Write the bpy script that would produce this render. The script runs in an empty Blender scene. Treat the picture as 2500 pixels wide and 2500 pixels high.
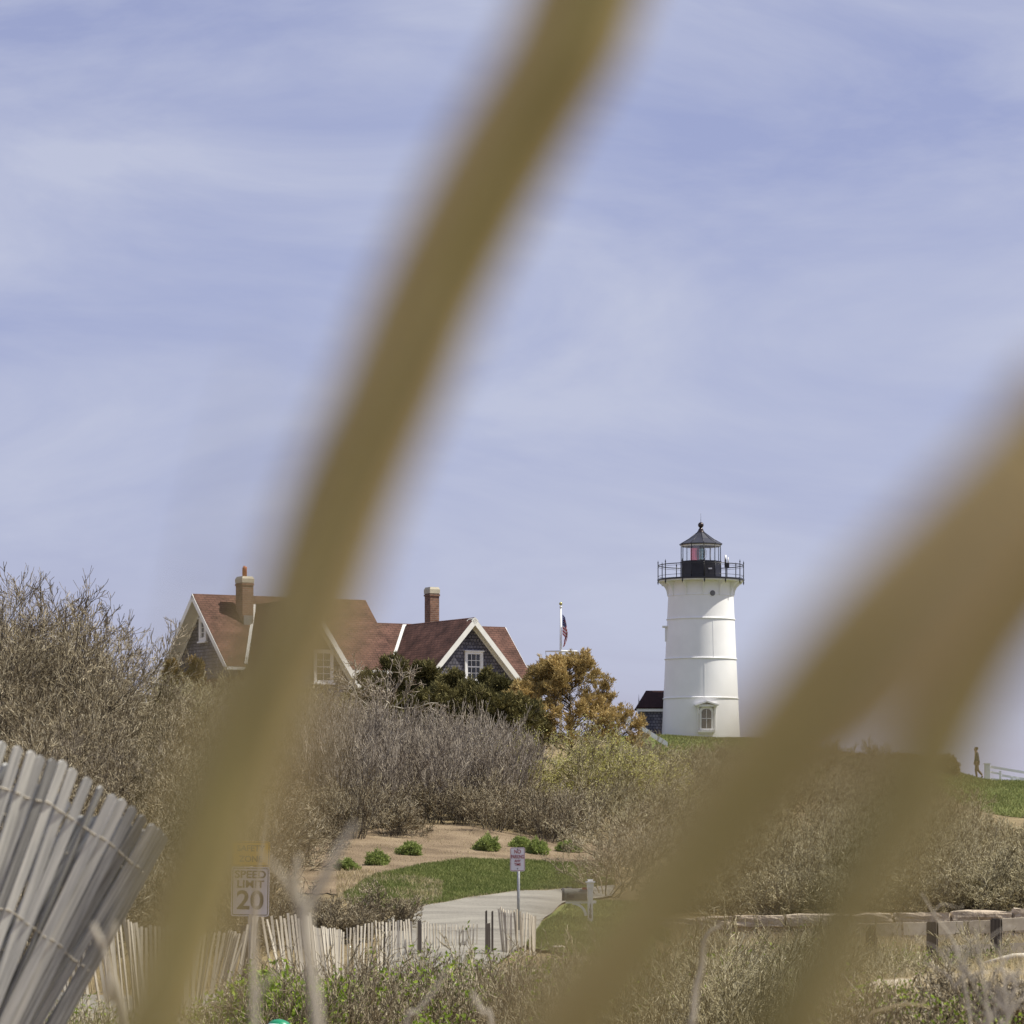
import bpy, bmesh, math, random
import numpy as np
from mathutils import Vector, Matrix

sc = bpy.context.scene
COL = sc.collection
R = math.radians

# ------------------------------------------------------------------ camera, sky, sun, exposure
F = 9000.0            # focal length in pixels of the 2500 px photograph
HY = 2050.0           # row of the horizon
cam_d = bpy.data.cameras.new('camera')
cam_d.sensor_width = 36.0
cam_d.lens = 36.0 * F / 2500.0
cam_d.shift_y = (HY - 1250.0) / 2500.0
cam_d.clip_start = 0.05
cam_d.clip_end = 9000.0
cam_d.dof.use_dof = True
cam_d.dof.focus_distance = 105.0
cam_d.dof.aperture_fstop = cam_d.lens / 12.0
cam = bpy.data.objects.new('camera', cam_d)
cam.location = (0, 0, 0)
cam.rotation_euler = (R(90), 0, 0)
COL.objects.link(cam)
sc.camera = cam

SUN_EL = R(56)
SUN_AZ = R(-2)        # measured from +X towards +Y
sun_dir = Vector((math.cos(SUN_EL) * math.cos(SUN_AZ), math.cos(SUN_EL) * math.sin(SUN_AZ), math.sin(SUN_EL)))

world = bpy.data.worlds.new('World')
sc.world = world
world.use_nodes = True
nt = world.node_tree
for n in list(nt.nodes):
    nt.nodes.remove(n)
w_out = nt.nodes.new('ShaderNodeOutputWorld')
w_bg = nt.nodes.new('ShaderNodeBackground')
w_sky = nt.nodes.new('ShaderNodeTexSky')
w_sky.sky_type = 'NISHITA'
w_sky.sun_disc = False
w_sky.sun_elevation = SUN_EL
w_sky.sun_rotation = math.pi / 2 - SUN_AZ
w_sky.altitude = 0
w_sky.air_density = 1.0
w_sky.dust_density = 0.6
w_sky.ozone_density = 3.0
w_bg.inputs['Strength'].default_value = 0.080
tc = nt.nodes.new('ShaderNodeTexCoord')
mp = nt.nodes.new('ShaderNodeMapping')
mp.inputs['Rotation'].default_value = (0, R(-13), 0)
mp.inputs['Scale'].default_value = (2.4, 1.0, 7.5)
nz = nt.nodes.new('ShaderNodeTexNoise')
nz.inputs['Scale'].default_value = 3.1
nz.inputs['Detail'].default_value = 8
nz.inputs['Roughness'].default_value = 0.58
nz.inputs['Distortion'].default_value = 0.5
cr = nt.nodes.new('ShaderNodeValToRGB')
cr.color_ramp.elements[0].position = 0.34
cr.color_ramp.elements[0].color = (0.42, 0.42, 0.42, 1)
cr.color_ramp.elements[1].position = 0.66
cr.color_ramp.elements[1].color = (0.90, 0.90, 0.90, 1)
tint = nt.nodes.new('ShaderNodeMixRGB'); tint.blend_type = 'MULTIPLY'
tint.inputs['Fac'].default_value = 1.0
tint.inputs['Color2'].default_value = (0.86, 0.72, 1.04, 1)
mixc = nt.nodes.new('ShaderNodeMixRGB')
mixc.inputs['Color2'].default_value = (5.5, 5.85, 7.35, 1)
nt.links.new(tc.outputs['Generated'], mp.inputs['Vector'])
nt.links.new(mp.outputs['Vector'], nz.inputs['Vector'])
nt.links.new(nz.outputs['Fac'], cr.inputs['Fac'])
nt.links.new(w_sky.outputs['Color'], tint.inputs['Color1'])
nt.links.new(tint.outputs['Color'], mixc.inputs['Color1'])
nt.links.new(cr.outputs['Color'], mixc.inputs['Fac'])
nt.links.new(mixc.outputs['Color'], w_bg.inputs['Color'])
nt.links.new(w_bg.outputs['Background'], w_out.inputs['Surface'])

sun_d = bpy.data.lights.new('sun', 'SUN')
sun_d.energy = 5.0
sun_d.angle = R(0.53)
sun_d.color = (1.0, 0.945, 0.83)
sun = bpy.data.objects.new('sun', sun_d)
sun.rotation_euler = (-sun_dir).to_track_quat('-Z', 'Y').to_euler()
sun.location = (60, -20, 80)
COL.objects.link(sun)

sc.view_settings.view_transform = 'Standard'
sc.view_settings.look = 'None'
sc.view_settings.exposure = 0.3
sc.view_settings.gamma = 1.0
sc.view_settings.use_curve_mapping = False
sc.cycles.use_denoising = True
sc.cycles.max_bounces = 6
sc.cycles.transparent_max_bounces = 12
sc.cycles.sample_clamp_indirect = 6.0

# ------------------------------------------------------------------ helpers
def P(px, py, D):
    return Vector(((px - 1250.0) / F * D, D, (HY - py) / F * D))
def XD(px, D):
    return (px - 1250.0) / F * D

def tag(o, label=None, cat=None, group=None, kind=None):
    if label: o['label'] = label
    if cat: o['category'] = cat
    if group: o['group'] = group
    if kind: o['kind'] = kind
    return o
def empty(name, loc=(0, 0, 0), rz=0.0, label=None, cat=None, group=None, parent=None):
    o = bpy.data.objects.new(name, None)
    o.empty_display_size = 0.3
    o.location = loc
    o.rotation_euler = (0, 0, rz)
    COL.objects.link(o)
    if parent: o.parent = parent
    return tag(o, label, cat, group)

class MB:
    """collects geometry; build() links it as one mesh object"""
    def __init__(s):
        s.v = []; s.f = []; s.m = []; s.smooth = []
    def add(s, vs, fs, m=0, smooth=False):
        b = len(s.v)
        s.v.extend([tuple(v) for v in vs])
        for f in fs:
            s.f.append(tuple(b + i for i in f)); s.m.append(m); s.smooth.append(smooth)
        return s
    def box(s, c, size, rot=None, m=0):
        hx, hy, hz = size[0] / 2, size[1] / 2, size[2] / 2
        vs = [Vector((x, y, z)) for x in (-hx, hx) for y in (-hy, hy) for z in (-hz, hz)]
        if rot is not None: vs = [rot @ v for v in vs]
        vs = [v + Vector(c) for v in vs]
        s.add(vs, [(0, 1, 3, 2), (4, 6, 7, 5), (0, 4, 5, 1), (2, 3, 7, 6), (0, 2, 6, 4), (1, 5, 7, 3)], m)
        return s
    def hexa(s, a, b, m=0):
        """a, b: two quads (4 pts each) joined to a solid"""
        s.add(list(a) + list(b), [(3, 2, 1, 0), (4, 5, 6, 7), (0, 1, 5, 4), (1, 2, 6, 5), (2, 3, 7, 6), (3, 0, 4, 7)], m)
        return s
    def tube(s, pts, rad, n=8, m=0, smooth=True, cap=True, flat=1.0):
        pts = [Vector(p) for p in pts]
        if not isinstance(rad, (list, tuple)): rad = [rad] * len(pts)
        t0 = (pts[1] - pts[0]).normalized()
        up = Vector((0, 1, 0)) if abs(t0.y) < 0.8 else Vector((1, 0, 0))
        a = t0.cross(up).normalized()
        vs = []
        for i, p in enumerate(pts):
            t = (pts[min(i + 1, len(pts) - 1)] - pts[max(i - 1, 0)]).normalized()
            a = (a - t * a.dot(t)).normalized()
            b = t.cross(a)
            for k in range(n):
                q = 2 * math.pi * k / n
                vs.append(p + a * math.cos(q) * rad[i] + b * math.sin(q) * rad[i] * flat)
        fs = []
        for i in range(len(pts) - 1):
            for k in range(n):
                k2 = (k + 1) % n
                fs.append((i * n + k, i * n + k2, (i + 1) * n + k2, (i + 1) * n + k))
        if cap:
            fs.append(tuple(range(n - 1, -1, -1)))
            fs.append(tuple((len(pts) - 1) * n + k for k in range(n)))
        s.add(vs, fs, m, smooth)
        return s
    def lathe(s, prof, n=32, m=0, smooth=True, c=(0, 0, 0), rot=0.0, cap=False):
        vs = []; fs = []
        for r, z in prof:
            for k in range(n):
                q = rot + 2 * math.pi * k / n
                vs.append((c[0] + r * math.cos(q), c[1] + r * math.sin(q), c[2] + z))
        for i in range(len(prof) - 1):
            for k in range(n):
                k2 = (k + 1) % n
                fs.append((i * n + k, i * n + k2, (i + 1) * n + k2, (i + 1) * n + k))
        if cap:
            fs.append(tuple(range(n - 1, -1, -1)))
            fs.append(tuple((len(prof) - 1) * n + k for k in range(n)))
        s.add(vs, fs, m, smooth)
        return s
    def build(s, name, mats, parent=None, fix=False):
        me = bpy.data.meshes.new(name)
        me.from_pydata(s.v, [], s.f)
        if not isinstance(mats, (list, tuple)): mats = [mats]
        for mm in mats: me.materials.append(mm)
        me.polygons.foreach_set('material_index', s.m)
        me.polygons.foreach_set('use_smooth', s.smooth)
        if fix:
            bm = bmesh.new(); bm.from_mesh(me)
            bmesh.ops.recalc_face_normals(bm, faces=bm.faces)
            bm.to_mesh(me); bm.free()
        # metre-scaled UVs, u along the horizontal, v up the slope
        uv = me.uv_layers.new(name='UVMap')
        co = np.empty(len(me.vertices) * 3); me.vertices.foreach_get('co', co); co = co.reshape(-1, 3)
        data = np.zeros(len(me.loops) * 2)
        for p in me.polygons:
            nrm = p.normal
            if abs(nrm.z) > 0.98: t = Vector((1, 0, 0)); b = Vector((0, 1, 0))
            else:
                t = Vector((0, 0, 1)).cross(nrm).normalized(); b = nrm.cross(t)
            for li in p.loop_indices:
                v = co[me.loops[li].vertex_index]
                data[2 * li] = v[0] * t.x + v[1] * t.y + v[2] * t.z
                data[2 * li + 1] = v[0] * b.x + v[1] * b.y + v[2] * b.z
        uv.data.foreach_set('uv', data)
        me.update()
        o = bpy.data.objects.new(name, me)
        COL.objects.link(o)
        if parent: o.parent = parent
        return o

def np_mesh(name, V, Fq, mats, parent=None, mi=None, smooth=False):
    """fast mesh from numpy arrays, faces all the same size"""
    me = bpy.data.meshes.new(name)
    k = Fq.shape[1]
    me.vertices.add(len(V)); me.vertices.foreach_set('co', V.astype(np.float32).ravel())
    me.loops.add(Fq.size); me.loops.foreach_set('vertex_index', Fq.astype(np.int32).ravel())
    me.polygons.add(len(Fq))
    me.polygons.foreach_set('loop_start', np.arange(0, Fq.size, k, dtype=np.int32))
    me.polygons.foreach_set('loop_total', np.full(len(Fq), k, dtype=np.int32))
    if not isinstance(mats, (list, tuple)): mats = [mats]
    for m in mats: me.materials.append(m)
    if mi is not None: me.polygons.foreach_set('material_index', mi.astype(np.int32))
    if smooth: me.polygons.foreach_set('use_smooth', np.ones(len(Fq), dtype=bool))
    me.update(calc_edges=True)
    o = bpy.data.objects.new(name, me)
    COL.objects.link(o)
    if parent: o.parent = parent
    return o

# ------------------------------------------------------------------ materials
def _mat(name):
    m = bpy.data.materials.new(name); m.use_nodes = True
    n = m.node_tree.nodes; b = n['Principled BSDF']
    return m, m.node_tree, b
def mat_plain(name, col, rough=0.6, spec=0.4, metal=0.0, var=0.12, scale=3.0, bump=0.0, bscale=60.0):
    m, t, b = _mat(name)
    tcn = t.nodes.new('ShaderNodeTexCoord')
    n1 = t.nodes.new('ShaderNodeTexNoise'); n1.inputs['Scale'].default_value = scale; n1.inputs['Detail'].default_value = 6
    mr = t.nodes.new('ShaderNodeMapRange')
    mr.inputs['From Min'].default_value = 0.3; mr.inputs['From Max'].default_value = 0.7
    mr.inputs['To Min'].default_value = 1 - var; mr.inputs['To Max'].default_value = 1 + var
    mx = t.nodes.new('ShaderNodeVectorMath'); mx.operation = 'SCALE'
    mx.inputs[0].default_value = col[:3]
    t.links.new(tcn.outputs['Object'], n1.inputs['Vector'])
    t.links.new(n1.outputs['Fac'], mr.inputs['Value'])
    t.links.new(mr.outputs['Result'], mx.inputs['Scale'])
    t.links.new(mx.outputs['Vector'], b.inputs['Base Color'])
    b.inputs['Roughness'].default_value = rough
    b.inputs['Specular IOR Level'].default_value = spec
    b.inputs['Metallic'].default_value = metal
    if bump > 0:
        n2 = t.nodes.new('ShaderNodeTexNoise'); n2.inputs['Scale'].default_value = bscale; n2.inputs['Detail'].default_value = 4
        bp = t.nodes.new('ShaderNodeBump'); bp.inputs['Strength'].default_value = bump; bp.inputs['Distance'].default_value = 0.02
        t.links.new(tcn.outputs['Object'], n2.inputs['Vector'])
        t.links.new(n2.outputs['Fac'], bp.inputs['Height'])
        t.links.new(bp.outputs['Normal'], b.inputs['Normal'])
    return m
def mat_ramp(name, cols, rough=0.8, island=True, noise=2.0, translucent=0.0, nmix=0.5):
    """colour picked per loose piece (twig, leaf) and by a soft noise"""
    m, t, b = _mat(name)
    geo = t.nodes.new('ShaderNodeNewGeometry')
    tcn = t.nodes.new('ShaderNodeTexCoord')
    n1 = t.nodes.new('ShaderNodeTexNoise'); n1.inputs['Scale'].default_value = noise; n1.inputs['Detail'].default_value = 3
    t.links.new(geo.outputs['Position'], n1.inputs['Vector'])
    mr = t.nodes.new('ShaderNodeMapRange')
    mr.inputs['From Min'].default_value = 0.33; mr.inputs['From Max'].default_value = 0.67
    t.links.new(n1.outputs['Fac'], mr.inputs['Value'])
    mx = t.nodes.new('ShaderNodeMix'); mx.data_type = 'FLOAT'
    mx.inputs['Factor'].default_value = nmix if island else 1.0
    t.links.new(geo.outputs['Random Per Island'], mx.inputs['A'])
    t.links.new(mr.outputs['Result'], mx.inputs['B'])
    rp = t.nodes.new('ShaderNodeValToRGB')
    el = rp.color_ramp.elements
    while len(el) < len(cols): el.new(0.5)
    for i, c in enumerate(cols):
        el[i].position = i / (len(cols) - 1); el[i].color = (c[0], c[1], c[2], 1)
    t.links.new(mx.outputs['Result'], rp.inputs['Fac'])
    t.links.new(rp.outputs['Color'], b.inputs['Base Color'])
    b.inputs['Roughness'].default_value = rough
    b.inputs['Specular IOR Level'].default_value = 0.25
    if translucent > 0:
        out = t.nodes['Material Output']
        tr = t.nodes.new('ShaderNodeBsdfTranslucent')
        ms = t.nodes.new('ShaderNodeMixShader'); ms.inputs['Fac'].default_value = translucent
        t.links.new(rp.outputs['Color'], tr.inputs['Color'])
        t.links.new(b.outputs['BSDF'], ms.inputs[1]); t.links.new(tr.outputs['BSDF'], ms.inputs[2])
        t.links.new(ms.outputs['Shader'], out.inputs['Surface'])
    return m
def mat_shingle(name, c1, c2, cm, bw, bh, rough=0.85, gap=0.012, island_noise=0.35):
    m, t, b = _mat(name)
    uvn = t.nodes.new('ShaderNodeUVMap'); uvn.uv_map = 'UVMap'
    # wobble the courses slightly
    nn = t.nodes.new('ShaderNodeTexNoise'); nn.inputs['Scale'].default_value = 3.0
    vm = t.nodes.new('ShaderNodeVectorMath'); vm.operation = 'MULTIPLY_ADD'
    vm.inputs[1].default_value = (0.03, 0.03, 0)
    t.links.new(uvn.outputs['UV'], nn.inputs['Vector'])
    t.links.new(nn.outputs['Color'], vm.inputs[0]); t.links.new(uvn.outputs['UV'], vm.inputs[2])
    bk = t.nodes.new('ShaderNodeTexBrick')
    bk.inputs['Color1'].default_value = (*c1, 1); bk.inputs['Color2'].default_value = (*c2, 1); bk.inputs['Mortar'].default_value = (*cm, 1)
    bk.inputs['Scale'].default_value = 1.0
    bk.inputs['Mortar Size'].default_value = gap
    bk.inputs['Mortar Smooth'].default_value = 0.3
    bk.inputs['Bias'].default_value = 0.0
    bk.inputs['Brick Width'].default_value = bw; bk.inputs['Row Height'].default_value = bh
    t.links.new(vm.outputs['Vector'], bk.inputs['Vector'])
    n2 = t.nodes.new('ShaderNodeTexNoise'); n2.inputs['Scale'].default_value = 1.3; n2.inputs['Detail'].default_value = 8
    t.links.new(uvn.outputs['UV'], n2.inputs['Vector'])
    mr = t.nodes.new('ShaderNodeMapRange'); mr.inputs['From Min'].default_value = 0.3; mr.inputs['From Max'].default_value = 0.7
    mr.inputs['To Min'].default_value = 1 - island_noise; mr.inputs['To Max'].default_value = 1 + island_noise
    t.links.new(n2.outputs['Fac'], mr.inputs['Value'])
    vs = t.nodes.new('ShaderNodeVectorMath'); vs.operation = 'SCALE'
    t.links.new(bk.outputs['Color'], vs.inputs[0]); t.links.new(mr.outputs['Result'], vs.inputs['Scale'])
    t.links.new(vs.outputs['Vector'], b.inputs['Base Color'])
    b.inputs['Roughness'].default_value = rough
    b.inputs['Specular IOR Level'].default_value = 0.2
    bp = t.nodes.new('ShaderNodeBump'); bp.inputs['Strength'].default_value = 0.6; bp.inputs['Distance'].default_value = 0.02
    inv = t.nodes.new('ShaderNodeMath'); inv.operation = 'SUBTRACT'; inv.inputs[0].default_value = 1.0
    t.links.new(bk.outputs['Fac'], inv.inputs[1]); t.links.new(inv.outputs['Value'], bp.inputs['Height'])
    t.links.new(bp.outputs['Normal'], b.inputs['Normal'])
    return m
def mat_wood(name, cols, rough=0.85, zs=2.0, xs=60.0):
    m, t, b = _mat(name)
    tcn = t.nodes.new('ShaderNodeTexCoord')
    oi = t.nodes.new('ShaderNodeObjectInfo')
    mpn = t.nodes.new('ShaderNodeMapping'); mpn.inputs['Scale'].default_value = (xs, xs, zs)
    ad = t.nodes.new('ShaderNodeVectorMath'); ad.operation = 'ADD'
    sc1 = t.nodes.new('ShaderNodeMath'); sc1.operation = 'MULTIPLY'; sc1.inputs[1].default_value = 31.0
    t.links.new(oi.outputs['Random'], sc1.inputs[0])
    t.links.new(tcn.outputs['Object'], mpn.inputs['Vector'])
    t.links.new(mpn.outputs['Vector'], ad.inputs[0]); t.links.new(sc1.outputs['Value'], ad.inputs[1])
    n1 = t.nodes.new('ShaderNodeTexNoise'); n1.inputs['Scale'].default_value = 1.0; n1.inputs['Detail'].default_value = 6
    n1.inputs['Roughness'].default_value = 0.65
    t.links.new(ad.outputs['Vector'], n1.inputs['Vector'])
    ad2 = t.nodes.new('ShaderNodeMath'); ad2.operation = 'MULTIPLY_ADD'; ad2.inputs[1].default_value = 0.35
    t.links.new(oi.outputs['Random'], ad2.inputs[0]); t.links.new(n1.outputs['Fac'], ad2.inputs[2])
    mr = t.nodes.new('ShaderNodeMapRange'); mr.inputs['From Min'].default_value = 0.35; mr.inputs['From Max'].default_value = 0.98
    t.links.new(ad2.outputs['Value'], mr.inputs['Value'])
    rp = t.nodes.new('ShaderNodeValToRGB'); el = rp.color_ramp.elements
    while len(el) < len(cols): el.new(0.5)
    for i, c in enumerate(cols):
        el[i].position = i / (len(cols) - 1); el[i].color = (*c, 1)
    t.links.new(mr.outputs['Result'], rp.inputs['Fac'])
    t.links.new(rp.outputs['Color'], b.inputs['Base Color'])
    b.inputs['Roughness'].default_value = rough
    b.inputs['Specular IOR Level'].default_value = 0.2
    bp = t.nodes.new('ShaderNodeBump'); bp.inputs['Strength'].default_value = 0.5; bp.inputs['Distance'].default_value = 0.003
    t.links.new(n1.outputs['Fac'], bp.inputs['Height']); t.links.new(bp.outputs['Normal'], b.inputs['Normal'])
    return m
def mat_ground(name, cols, s1=0.35, s2=9.0, rough=0.95, bump=0.6, bs=14.0, mixf=0.5, stretch=None):
    m, t, b = _mat(name)
    geo = t.nodes.new('ShaderNodeNewGeometry')
    a = t.nodes.new('ShaderNodeTexNoise'); a.inputs['Scale'].default_value = s1; a.inputs['Detail'].default_value = 5
    c = t.nodes.new('ShaderNodeTexNoise'); c.inputs['Scale'].default_value = s2; c.inputs['Detail'].default_value = 6; c.inputs['Roughness'].default_value = 0.7
    for q in (a, c): t.links.new(geo.outputs['Position'], q.inputs['Vector'])
    if stretch:
        vm = t.nodes.new('ShaderNodeVectorMath'); vm.operation = 'MULTIPLY'; vm.inputs[1].default_value = stretch
        t.links.new(geo.outputs['Position'], vm.inputs[0]); t.links.new(vm.outputs['Vector'], a.inputs['Vector'])
    mx = t.nodes.new('ShaderNodeMix'); mx.data_type = 'FLOAT'; mx.inputs['Factor'].default_value = mixf
    t.links.new(a.outputs['Fac'], mx.inputs['A']); t.links.new(c.outputs['Fac'], mx.inputs['B'])
    mr = t.nodes.new('ShaderNodeMapRange'); mr.inputs['From Min'].default_value = 0.34; mr.inputs['From Max'].default_value = 0.66
    t.links.new(mx.outputs['Result'], mr.inputs['Value'])
    rp = t.nodes.new('ShaderNodeValToRGB'); el = rp.color_ramp.elements
    while len(el) < len(cols): el.new(0.5)
    for i, cc in enumerate(cols):
        el[i].position = i / (len(cols) - 1); el[i].color = (*cc, 1)
    t.links.new(mr.outputs['Result'], rp.inputs['Fac'])
    t.links.new(rp.outputs['Color'], b.inputs['Base Color'])
    b.inputs['Roughness'].default_value = rough
    b.inputs['Specular IOR Level'].default_value = 0.15
    n2 = t.nodes.new('ShaderNodeTexNoise'); n2.inputs['Scale'].default_value = bs; n2.inputs['Detail'].default_value = 5
    t.links.new(geo.outputs['Position'], n2.inputs['Vector'])
    bp = t.nodes.new('ShaderNodeBump'); bp.inputs['Strength'].default_value = bump; bp.inputs['Distance'].default_value = 0.05
    t.links.new(n2.outputs['Fac'], bp.inputs['Height']); t.links.new(bp.outputs['Normal'], b.inputs['Normal'])
    return m
def mat_glass(name, col=(1, 1, 1), rough=0.02, alpha=0.25):
    m, t, b = _mat(name)
    out = t.nodes['Material Output']
    tr = t.nodes.new('ShaderNodeBsdfTransparent'); tr.inputs['Color'].default_value = (*col, 1)
    gl = t.nodes.new('ShaderNodeBsdfGlossy'); gl.inputs['Roughness'].default_value = rough
    ms = t.nodes.new('ShaderNodeMixShader'); ms.inputs['Fac'].default_value = alpha
    t.links.new(tr.outputs['BSDF'], ms.inputs[1]); t.links.new(gl.outputs['BSDF'], ms.inputs[2])
    t.links.new(ms.outputs['Shader'], out.inputs['Surface'])
    return m

M = {}
M['white'] = mat_plain('white_paint', (0.80, 0.80, 0.78), 0.45, 0.4, var=0.05, scale=2.0)
M['tower'] = mat_plain('tower_paint', (0.84, 0.84, 0.835), 0.5, 0.35, var=0.045, scale=0.8, bump=0.15, bscale=9)
M['trim'] = mat_plain('trim_paint', (0.80, 0.80, 0.74), 0.5, var=0.06)
M['black'] = mat_plain('black_paint', (0.012, 0.012, 0.016), 0.35, 0.5, var=0.2)
M['blackroof'] = mat_plain('black_roof_paint', (0.030, 0.031, 0.042), 0.42, 0.5, var=0.15)
M['roof'] = mat_shingle('red_roof_shingle', (0.128, 0.066, 0.048), (0.098, 0.050, 0.037), (0.062, 0.032, 0.025), 0.34, 0.17, gap=0.020, island_noise=0.45)
M['roof_dark'] = mat_shingle('dark_roof_shingle', (0.034, 0.013, 0.014), (0.026, 0.010, 0.011), (0.014, 0.006, 0.007), 0.32, 0.15)
M['shingle'] = mat_shingle('grey_wall_shingle', (0.19, 0.185, 0.215), (0.115, 0.113, 0.14), (0.045, 0.045, 0.06), 0.19, 0.17, gap=0.018)
M['brick'] = mat_shingle('chimney_brick', (0.25, 0.135, 0.09), (0.16, 0.085, 0.058), (0.24, 0.19, 0.15), 0.26, 0.11, gap=0.014)
M['cap'] = mat_plain('chimney_cement', (0.46, 0.42, 0.32), 0.8, var=0.12)
M['clay'] = mat_plain('clay_pot', (0.36, 0.12, 0.05), 0.7)
M['pane'] = mat_plain('window_pane', (0.03, 0.032, 0.036), 0.08, 0.6, var=0.3)
M['pane_grey'] = mat_plain('grey_window_pane', (0.12, 0.12, 0.115), 0.15, 0.5, var=0.2)
M['glass'] = mat_glass('lantern_glass', (0.97, 0.98, 0.98), 0.02, 0.10)
M['lens'] = mat_glass('lens_glass', (0.45, 0.62, 0.60), 0.15, 0.45)
M['red_glass'] = mat_glass('red_glass', (0.62, 0.13, 0.15), 0.1, 0.12)
M['brass'] = mat_plain('gilded_ball', (0.45, 0.40, 0.14), 0.3, metal=0.6)
M['bronze'] = mat_plain('bronze_black', (0.035, 0.022, 0.02), 0.28, 0.6, metal=0.3)
M['picket'] = mat_wood('sun_bleached_picket', [(0.36, 0.31, 0.23), (0.56, 0.51, 0.41), (0.70, 0.65, 0.54)], zs=3, xs=50)
M['slat'] = mat_wood('weathered_slat', [(0.085, 0.085, 0.082), (0.26, 0.26, 0.25), (0.54, 0.54, 0.50), (0.78, 0.76, 0.69)], zs=3.2, xs=170)
M['oldwood'] = mat_wood('old_dark_wood', [(0.05, 0.043, 0.035), (0.12, 0.10, 0.08), (0.2, 0.17, 0.13)])
M['railwood'] = mat_wood('guard_rail_wood', [(0.33, 0.28, 0.19), (0.54, 0.47, 0.34), (0.68, 0.61, 0.46)], zs=8, xs=8)
M['wire'] = mat_plain('rusty_wire', (0.13, 0.10, 0.08), 0.6, metal=0.4)
M['wire_pale'] = mat_plain('galvanised_wire', (0.30, 0.27, 0.22), 0.5, metal=0.3)
M['galv'] = mat_plain('galvanised_steel', (0.34, 0.34, 0.33), 0.45, metal=0.5, var=0.2, scale=20)
M['signwhite'] = mat_plain('sign_white', (0.66, 0.63, 0.66), 0.4, var=0.05)
M['signyellow'] = mat_plain('sign_yellow', (0.72, 0.45, 0.02), 0.4, var=0.08)
M['signred'] = mat_plain('sign_red', (0.28, 0.035, 0.04), 0.45, var=0.1)
M['signblack'] = mat_plain('sign_black', (0.02, 0.02, 0.02), 0.45, var=0.1)
M['mailbox'] = mat_plain('mailbox_grey', (0.13, 0.13, 0.11), 0.45, metal=0.3, var=0.2, scale=8)
M['mailbox_dark'] = mat_plain('mailbox_dark', (0.045, 0.045, 0.05), 0.5, var=0.3, scale=12)
M['stone'] = mat_ground('granite', [(0.26, 0.21, 0.155), (0.47, 0.39, 0.29), (0.62, 0.53, 0.41)], s1=1.5, s2=14, bump=1.0, bs=10)
M['asphalt'] = mat_ground('old_asphalt', [(0.13, 0.12, 0.10), (0.235, 0.22, 0.185), (0.33, 0.31, 0.26)], s1=0.9, s2=26, bump=0.15, bs=60, mixf=0.55, stretch=(0.5, 1.5, 1))
M['soil'] = mat_ground('dry_soil', [(0.09, 0.068, 0.038), (0.20, 0.155, 0.085), (0.33, 0.265, 0.145)], s1=0.5, s2=7)
M['mulch'] = mat_ground('mulch', [(0.11, 0.08, 0.05), (0.22, 0.165, 0.105), (0.33, 0.26, 0.17)], s1=0.8, s2=22, bump=1.0, bs=22)
M['lawn'] = mat_ground('lawn', [(0.06, 0.085, 0.02), (0.11, 0.135, 0.035), (0.20, 0.20, 0.07)], s1=0.6, s2=16)
M['sand'] = mat_ground('beach_sand', [(0.30, 0.25, 0.18), (0.50, 0.44, 0.34), (0.64, 0.58, 0.47)], s1=0.8, s2=12, bump=0.5, bs=6)
M['sea'] = mat_plain('sea_water', (0.02, 0.05, 0.08), 0.15, 0.6)
M['grassblade'] = mat_ramp('grass_blade', [(0.08, 0.11, 0.025), (0.16, 0.19, 0.055), (0.31, 0.31, 0.12)], translucent=0.3, nmix=0.35)
M['straw'] = mat_ramp('straw', [(0.26, 0.20, 0.10), (0.45, 0.37, 0.21), (0.62, 0.54, 0.36)], translucent=0.25)
M['twig'] = mat_ramp('bare_twig', [(0.045, 0.033, 0.02), (0.16, 0.125, 0.075), (0.37, 0.31, 0.195), (0.74, 0.67, 0.49)], nmix=0.22, noise=0.8)
M['twig_grey'] = mat_ramp('grey_twig', [(0.09, 0.072, 0.055), (0.21, 0.175, 0.135), (0.37, 0.32, 0.25), (0.62, 0.56, 0.45)], nmix=0.35, noise=0.7)
M['twig_olive'] = mat_ramp('olive_twig', [(0.09, 0.075, 0.038), (0.24, 0.205, 0.11), (0.44, 0.39, 0.235), (0.70, 0.64, 0.44)], nmix=0.28, noise=0.7)
M['twig_dark'] = mat_ramp('dark_twig', [(0.05, 0.04, 0.03), (0.14, 0.115, 0.08), (0.30, 0.25, 0.18), (0.55, 0.48, 0.36)], nmix=0.4, noise=0.6)
M['bark'] = mat_ramp('dark_bark', [(0.035, 0.028, 0.022), (0.085, 0.07, 0.05), (0.19, 0.16, 0.12)], nmix=0.5, noise=3)
M['bark_pale'] = mat_ramp('lichen_bark', [(0.17, 0.145, 0.11), (0.29, 0.26, 0.20), (0.42, 0.39, 0.31)], nmix=0.5, noise=4)
M['cedar'] = mat_ramp('cedar_green', [(0.045, 0.045, 0.016), (0.115, 0.105, 0.036), (0.24, 0.205, 0.075)], nmix=0.5, noise=0.7, translucent=0.12)
M['cedar_brown'] = mat_ramp('cedar_browned', [(0.10, 0.08, 0.03), (0.21, 0.15, 0.055), (0.32, 0.21, 0.07)], nmix=0.5, noise=0.9, translucent=0.15)
M['pine'] = mat_ramp('browned_pine', [(0.20, 0.16, 0.065), (0.44, 0.33, 0.13), (0.62, 0.46, 0.20)], nmix=0.5, noise=0.8, translucent=0.2)
M['bud'] = mat_ramp('yellow_leaf', [(0.30, 0.28, 0.08), (0.42, 0.40, 0.13), (0.52, 0.50, 0.22)], translucent=0.35)
M['leaf'] = mat_ramp('bright_leaf', [(0.10, 0.15, 0.015), (0.21, 0.30, 0.03), (0.36, 0.44, 0.06)], translucent=0.35, nmix=0.3)
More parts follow.
